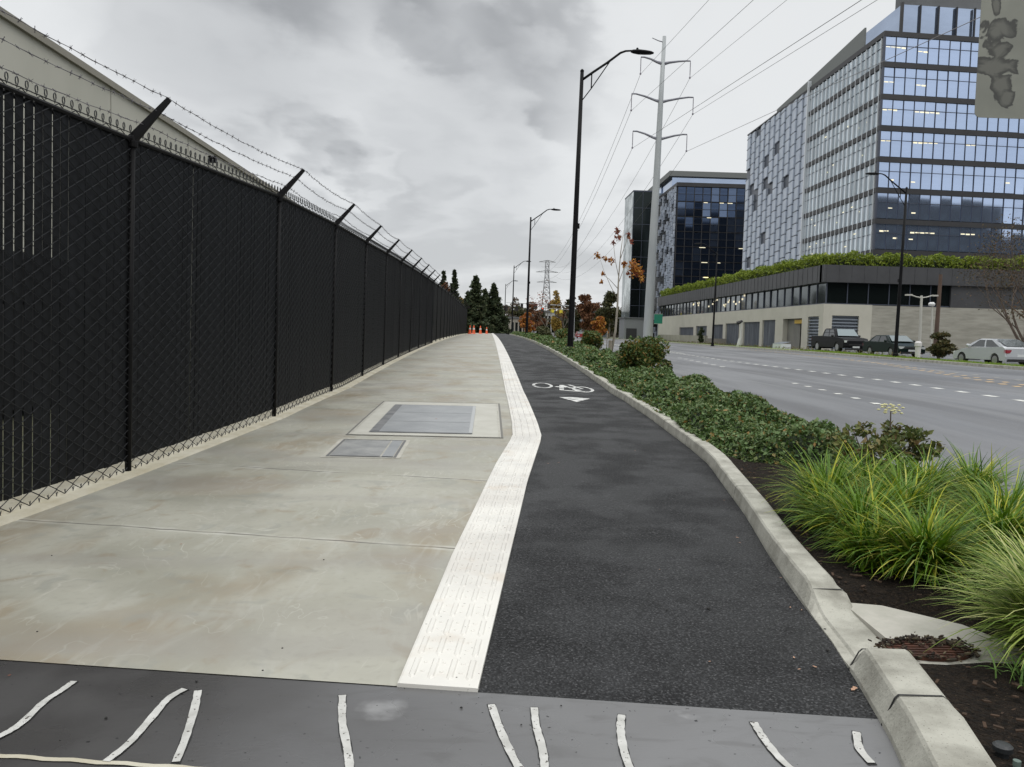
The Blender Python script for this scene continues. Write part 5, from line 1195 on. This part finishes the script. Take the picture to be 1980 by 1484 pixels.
mb = MB(); mb.tube([(p.x, 126.1, 0), (p.x, 126.1, p.z)], .06, 6); mb.build('pole', m_steel, gs)
# large sign back in the upper right corner
m_signb = mat('blotched_sign_back', (.23, .24, .205)); q = NT(m_signb); X_, Y_, Z_ = q.xyz()
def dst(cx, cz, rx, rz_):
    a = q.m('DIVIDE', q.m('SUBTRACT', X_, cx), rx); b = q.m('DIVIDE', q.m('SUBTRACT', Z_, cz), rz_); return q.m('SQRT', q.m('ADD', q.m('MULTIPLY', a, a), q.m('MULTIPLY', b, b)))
m1 = None  # dark blotches: overlapping ellipses with edges broken up by noise
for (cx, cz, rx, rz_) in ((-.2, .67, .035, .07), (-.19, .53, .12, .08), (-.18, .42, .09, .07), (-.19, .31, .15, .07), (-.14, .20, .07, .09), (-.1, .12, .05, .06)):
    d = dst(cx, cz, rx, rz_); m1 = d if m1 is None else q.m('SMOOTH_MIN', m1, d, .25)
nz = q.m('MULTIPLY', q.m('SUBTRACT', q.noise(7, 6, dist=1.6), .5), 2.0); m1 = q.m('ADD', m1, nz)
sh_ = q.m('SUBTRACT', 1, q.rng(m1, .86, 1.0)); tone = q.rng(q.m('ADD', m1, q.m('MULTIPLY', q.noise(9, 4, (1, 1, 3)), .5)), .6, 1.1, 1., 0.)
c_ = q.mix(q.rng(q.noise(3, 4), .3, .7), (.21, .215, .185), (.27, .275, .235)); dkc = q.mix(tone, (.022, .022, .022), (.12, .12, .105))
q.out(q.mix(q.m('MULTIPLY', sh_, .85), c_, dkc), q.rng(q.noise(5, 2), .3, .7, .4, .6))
sg = thing('street_sign', 'grey back of a large sign with dark blotches in the upper right corner', 'sign', (3.28, 5.0, 2.68))
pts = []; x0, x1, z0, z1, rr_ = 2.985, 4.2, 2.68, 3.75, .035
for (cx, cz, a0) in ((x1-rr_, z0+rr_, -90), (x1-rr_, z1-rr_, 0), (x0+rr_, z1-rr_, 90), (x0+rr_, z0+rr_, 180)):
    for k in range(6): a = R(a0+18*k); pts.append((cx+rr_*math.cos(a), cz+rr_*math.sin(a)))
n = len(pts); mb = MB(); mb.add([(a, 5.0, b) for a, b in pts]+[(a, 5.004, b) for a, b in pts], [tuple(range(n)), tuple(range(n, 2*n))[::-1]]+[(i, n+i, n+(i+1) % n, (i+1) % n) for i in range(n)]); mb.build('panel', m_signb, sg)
mb = MB(); mb.tube([(3.62, 5.04, gz(3.62, 5)), (3.62, 5.04, 3.8)], .03, 8); mb.build('pole', m_steel, sg)
# irrigation fittings in the soil
iv = thing('irrigation_valve', 'round black irrigation valve cap in the soil at the bottom right', 'valve', (1, 1, 0)); p = ground_at(1938, 1460, .06)
mb = MB(); mb.lathe((p.x, p.y, p.z-.04), [(.022, 0), (.022, .055), (.034, .058), (.034, .075), (.026, .082), (.012, .084)], 16); mb.build('cap', mat('valve_plastic', (.02, .022, .024), rough=.4), iv)
ip = thing('irrigation_riser', 'short grey-green pipe riser beside the black valve at the bottom right', 'pipe', (1, 1, 0)); p = ground_at(1965, 1495, .06); m_pipe = mat('green_pipe', (.12, .16, .14), rough=.4)
mb = MB(); mb.lathe((p.x, p.y, p.z-.03), [(.016, 0), (.016, .03), (.011, .032), (.011, .055), (.013, .056), (.013, .075)], 12); mb.build('riser', m_pipe, ip)
mb = MB(); mb.tube([(p.x-.09, p.y-.01, p.z+.0), (p.x, p.y, p.z+.0)], .008, 6); mb.build('tube', m_pipe, ip)
# fallen leaves
m_fleaf = mat('dry_leaf', (.38, .2, .12), (.5, .32, .22), scale=30, rough=.7); LG_ = 'fallen leaves on the cycle path'
lv = [(1651, 1333, .05), (1535, 1272, .022), (1545, 1295, .018), (1575, 1290, .025), (1372, 1280, .014), (1425, 1040, .03), (1430, 1050, .02), (1528, 1175, .02), (1550, 1180, .016), (1400, 968, .02), (1470, 970, .02), (1275, 1102, .014), (1060, 897, .03), (1080, 895, .03), (1510, 1118, .018), (1228, 872, .025)]
mb = MB(); mb.add([(-.5, 0, .02), (-.2, .2, .05), (.1, .13, .06), (.35, .26, .09), (.5, .02, .05), (.3, -.22, .08), (0, -.14, .03), (-.25, -.2, .06)], [(0, 1, 2, 6, 7), (2, 3, 4, 5, 6)]); lf = mb.build('fallen_leaf', m_fleaf)
wh_ = ['largest dry orange leaf on the asphalt near the kerb, bottom right', ] ; first = True
LFL = ['', 'lower of two tan leaves just left of the big curled leaf', 'tan leaf lowest in the small cluster near the front kerb', 'rightmost tan leaf of the cluster near the front kerb', 'single tan leaf beside the big dark pebble', 'upper of a pair of tan leaves below the bend of the kerb', 'lower of a pair of tan leaves below the bend of the kerb', 'tan leaf close to the kerb above the inlet', 'smaller tan leaf touching the kerb base above the inlet', 'tan leaf near the kerb where the bare soil begins', 'tan leaf near the kerb beside the first grass tuft', 'pale speck of a leaf alone in the middle of the path', 'left tan leaf beside the white strip past its bend', 'right tan leaf beside the white strip past its bend', 'lone tan leaf near the kerb by the grass tufts', 'farthest tan leaf in the middle of the path before the cycle symbol']
for i, (a, b, s) in enumerate(lv):
    p = ground_at(a, b); o = lf if first else lf.copy()
    if not first: COL.objects.link(o)
    first = False; o.location = (p.x, p.y, p.z+.002); o.scale = (s, s, s*.6); o.rotation_euler = (0, 0, random.uniform(0, 6)); tag(o, 'largest curled orange leaf on the asphalt near the front kerb' if i == 0 else LFL[i], 'leaf', LG_ if i else None)
m_red = mat('red_brown_leaf', (.3, .08, .03), rough=.8)
for (a, b, s, lb) in ((350, 1053, .018, 'tiny red-brown leaf on the middle of the sidewalk concrete'), (18, 1307, .014, 'tiny orange leaf on the dark driveway slab at the left edge'), (843, 812, .04, 'small brown leaf on the large steel hatch')):
    p = ground_at(a, b); o = lf.copy(); o.data = lf.data.copy(); o.data.materials[0] = m_red; COL.objects.link(o); o.location = (p.x, p.y, p.z+.014 if b == 812 else p.z+.002); o.scale = (s, s, s); o['label'] = lb; o['group'] = 'fallen leaves on the paving'
mb = MB()
for (a, b, r_) in [(100, 1075, .005), (626, 1083, .006), (72, 1222, .005), (546, 1254, .005), (892, 1369, .006), (205, 1389, .006), (1008, 1402, .004), (1085, 1365, .004), (1290, 1180, .007), (1370, 1178, .012), (1595, 1218, .009), (1600, 1258, .008), (1510, 970, .01), (1490, 1025, .01), (380, 1318, .006), (508, 1297, .005)]:
    p = ground_at(a, b); mb.lathe((p.x, p.y, p.z), [(r_, 0), (r_*.9, r_*.5), (r_*.3, r_*.8)], 6)
tag(mb.build('grit', mat('grit_stone', (.02, .019, .018), rough=.9)), 'scattered dark grit crumbs on the paving', 'grit', kind='stuff')
ch = MB(); r = random.Random(9)
for i in range(700):
    y = r.uniform(2.6, 8.8); x = bedx(y)+r.uniform(.02, 1.3)**1.3
    if 3.45 < y < 4.6 and x < 2.75 and r.random() < .93: continue
    z = gz(x, y)+.075; a = r.uniform(0, 6); s = r.uniform(.008, .022); d = Vector((math.cos(a), math.sin(a), r.uniform(-.3, .3))); ch.obox((x, y, z), d, Vector((-math.sin(a), math.cos(a), 0)), (0, 0, 1), s, s*.4, s*.15)
tag(ch.build('bark_chips', foliage('chips', [(.02, .013, .008), (.05, .03, .018), (.09, .055, .035), (.03, .02, .013)], .9, 0)), 'dark bark mulch chips on the planting soil', 'mulch', kind='stuff')
db = MB(); r = random.Random(21)
for i in range(420):
    a = r.uniform(0, 6.28); u = r.gauss(1.0, .16); x = 2.20+.205*u*math.cos(a); y = 3.80+.125*u*math.sin(a)
    if math.sin(a) < -.3 and r.random() < .6: continue
    if r.random() < .3: x = 2.20+r.uniform(-.05, .24); y = 3.87+r.uniform(-.05, .07)
    z = gz(x, y)+.05+r.uniform(0, .012); t_ = r.uniform(0, 6); s_ = r.uniform(.004, .014); d = Vector((math.cos(t_), math.sin(t_), r.uniform(-.5, .5))); db.obox((x, y, z), d, Vector((-math.sin(t_), math.cos(t_), .2)), (0, 0, 1), s_, s_*.5, s_*.3)
tag(db.build('drain_debris', foliage('debris', [(.008, .006, .004), (.02, .013, .009), (.05, .03, .018), (.012, .009, .006), (.16, .13, .08), (.01, .008, .006)], .9, 0)), 'litter and soil crumbs gathered round the rusty drain grate', 'litter', kind='stuff')
# cones, barrels and truck at the end of the fence
m_cone = mat('orange_cone', (.7, .12, .04), rough=.6)
def cone(x, y, h, lb):
    z = gz(x, y); t = thing('traffic_cone', lb, 'cone', (x, y, z), 'cones at the fence end'); mb = MB(); mb.lathe((x, y, z+.03), [(h*.22, 0), (h*.19, .03), (h*.05, h)], 10); mb.build('cone_body', m_cone, t)
    mb = MB(); mb.lathe((x, y, z+.03+h*.5), [(h*.135, 0), (h*.105, h*.18)], 10); mb.build('reflective_band', m_paint, t); mb = MB(); mb.box(x-h*.28, x+h*.28, y-h*.28, y+h*.28, z, z+.03); mb.build('base', m_cone, t)
cone(-2.6, 108, 1.15, 'orange traffic cone nearest the end of the black fence'); cone(-2.15, 112, 1.15, 'orange traffic cone second from the fence end'); cone(-1.3, 118, 1.15, 'orange traffic cone third from the fence end'); cone(-.4, 124, 1.0, 'small orange cone farthest from the fence at the sidewalk end')
wk = thing('work_van', 'white work van far off just past the end of the black fence', 'van', (-3.3, 175, .8)); mb = MB(); mb.prism([(-4.6, 175), (-2.5, 175), (-2.5, 180), (-4.6, 180)], 1.1, 2.9); mb.prism([(-4.5, 173.6), (-2.6, 173.6), (-2.6, 175), (-4.5, 175)], 1.1, 2.1); mb.build('body', mat('van_white', (.62, .63, .64), rough=.4), wk)
mb = MB(); mb.add([(-4.4, 174.95, 2.1), (-2.7, 174.95, 2.1), (-2.75, 174.96, 2.7), (-4.35, 174.96, 2.7)], [(0, 1, 2, 3)]); mb.build('windscreen', m_cglass, wk)
for x in (-4.45, -2.65):
    mb = MB(); mb.lathe((x, 174.4, 1.15), [(.2, -.1), (.35, -.1), (.35, .1), (.2, .1)], 12, 'x'); mb.build('wheel', m_tyre, wk)
# traffic signals
ts = thing('traffic_signal', 'distant mast arm with a row of dark traffic signals over the road', 'traffic signal', (20, 198, 0)); m_sig = mat('signal_black', (.015, .014, .012), rough=.6); m_sigr = mat('signal_red_lit', (.5, .05, .03), emit=((1, .12, .05), 1.2)); m_sigy = mat('signal_yellow_housing', (.75, .62, .04), rough=.5)
mb = MB(); mb.tube([(20.5, 198, 0), (20.5, 198, 8.3)], [.2, .13], 8); mb.build('pole', m_steel, ts); mb = MB(); mb.tube([(20.5, 198, 7.9), (4, 198, 8.3)], [.13, .06], 6); mb.build('mast_arm', m_steel, ts)
for (px, py) in ((979, 597), (999, 597), (1009, 592), (1036, 592), (1049, 600), (1061, 592)):
    p = at_y(px, py, 197.8); mb = MB(); mb.box(p.x-.32, p.x+.32, 197.6, 197.9, p.z-.6, p.z+.6); h_ = mb.build('signal_head', m_sig, ts)
    mb = MB(); mb.lathe((p.x, 197.55, p.z+.35), [(.14, -.03), (.14, .03)], 8, 'y'); mb.build('lens', m_sigr if px in (1049,) else m_dk, h_)
t2 = thing('traffic_signal', 'pair of bright yellow signal housings on a mast right of the distant dark signals', 'traffic signal', (19, 185, 0))
mb = MB(); mb.tube([(19.5, 185, 0), (19.5, 185, 7.2)], [.17, .12], 8); mb.tube([(19.5, 185, 6.6), (13.5, 185, 6.7)], .07, 6); mb.build('pole', m_steel, t2)
for (px, py) in ((1068, 602), (1085, 603)):
    p = at_y(px, py, 184.8); mb = MB(); mb.box(p.x-.38, p.x+.38, 184.6, 184.9, p.z-.32, p.z+.36); mb.build('signal_head', m_sigy, t2)
# distant houses and cars
for i, (px0, px1, py0, Y, c, lb) in enumerate([(1018, 1050, 610, 255, (.5, .5, .47), 'pale low building under the traffic signals'), (1050, 1075, 604, 262, (.55, .55, .53), 'white building behind the yellow signals'), (985, 1012, 616, 250, (.36, .33, .28), 'tan low building left of the second lamp'), (1130, 1175, 604, 250, (.22, .25, .28), 'blue-grey building behind the rust-brown trees')]):
    a = at_y(px0, py0, Y); b = at_y(px1, py0, Y); t = thing('distant_building', lb, 'building', (a.x, Y, 0))
    mb = MB(); mb.box(a.x, b.x, Y, Y+12, -.5, a.z); mb.build('wall', mat('distant_wall', c, tuple(v*.8 for v in c), scale=.3, rough=.8), t)
    mb = MB(); mb.box(a.x-.3, b.x+.3, Y-.3, Y+12.3, a.z, a.z+.5); mb.build('roof', m_roofg, t)
    for k in range(3):
        mb = MB(); xx = a.x+(b.x-a.x)*(.15+.28*k); mb.box(xx, xx+(b.x-a.x)*.18, Y-.04, Y, 1.2, max(2.4, a.z-1.2)); mb.build('window', g_dark2, t)
FG = 'distant cars on the road'
m_dred = mat('distant_red_paint', (.3, .03, .03), rough=.3)
def farcar(x, y, m, lb):
    t = thing('distant_car', lb, 'car', (x, y, gz(x, y)), FG); z = gz(x, y); mb = MB(); mb.prism([(x-.85, y), (x+.85, y), (x+.88, y+2.2), (x+.85, y+4.3), (x-.85, y+4.3), (x-.88, y+2.2)], z+.3, z+.95)
    mb.add([(x-.8, y+1, z+.95), (x+.8, y+1, z+.95), (x+.8, y+3.8, z+.95), (x-.8, y+3.8, z+.95), (x-.62, y+1.6, z+1.45), (x+.62, y+1.6, z+1.45), (x+.62, y+3.2, z+1.45), (x-.62, y+3.2, z+1.45)], [(4, 5, 6, 7), (1, 2, 6, 5), (3, 0, 4, 7), (2, 3, 7, 6)]); mb.build('body', m, t)
    mb = MB(); mb.add([(x-.76, y+1, z+.97), (x+.76, y+1, z+.97), (x+.6, y+1.58, z+1.42), (x-.6, y+1.58, z+1.42)], [(0, 1, 2, 3)]); mb.build('windscreen', m_cglass, t)
    for s in (-1, 1):
        mb = MB(); mb.lathe((x+s*.78, y+.8, z+.32), [(.2, -.1), (.32, -.1), (.32, .1), (.2, .1)], 10, 'x'); mb.build('wheel', m_tyre, t); mb = MB(); mb.box(x+s*.6-.18, x+s*.6+.18, y-.02, y+.05, z+.58, z+.76); mb.build('headlight', m_hl, t)
farcar(19, 165, m_dred, 'distant red car near the far intersection'); farcar(15.5, 172, m_silver, 'distant silver car near the far intersection'); farcar(21.5, 180, m_dred, 'second distant red car farther right near the trees'); farcar(11.5, 190, m_blackcar, 'distant dark car below the traffic signals')
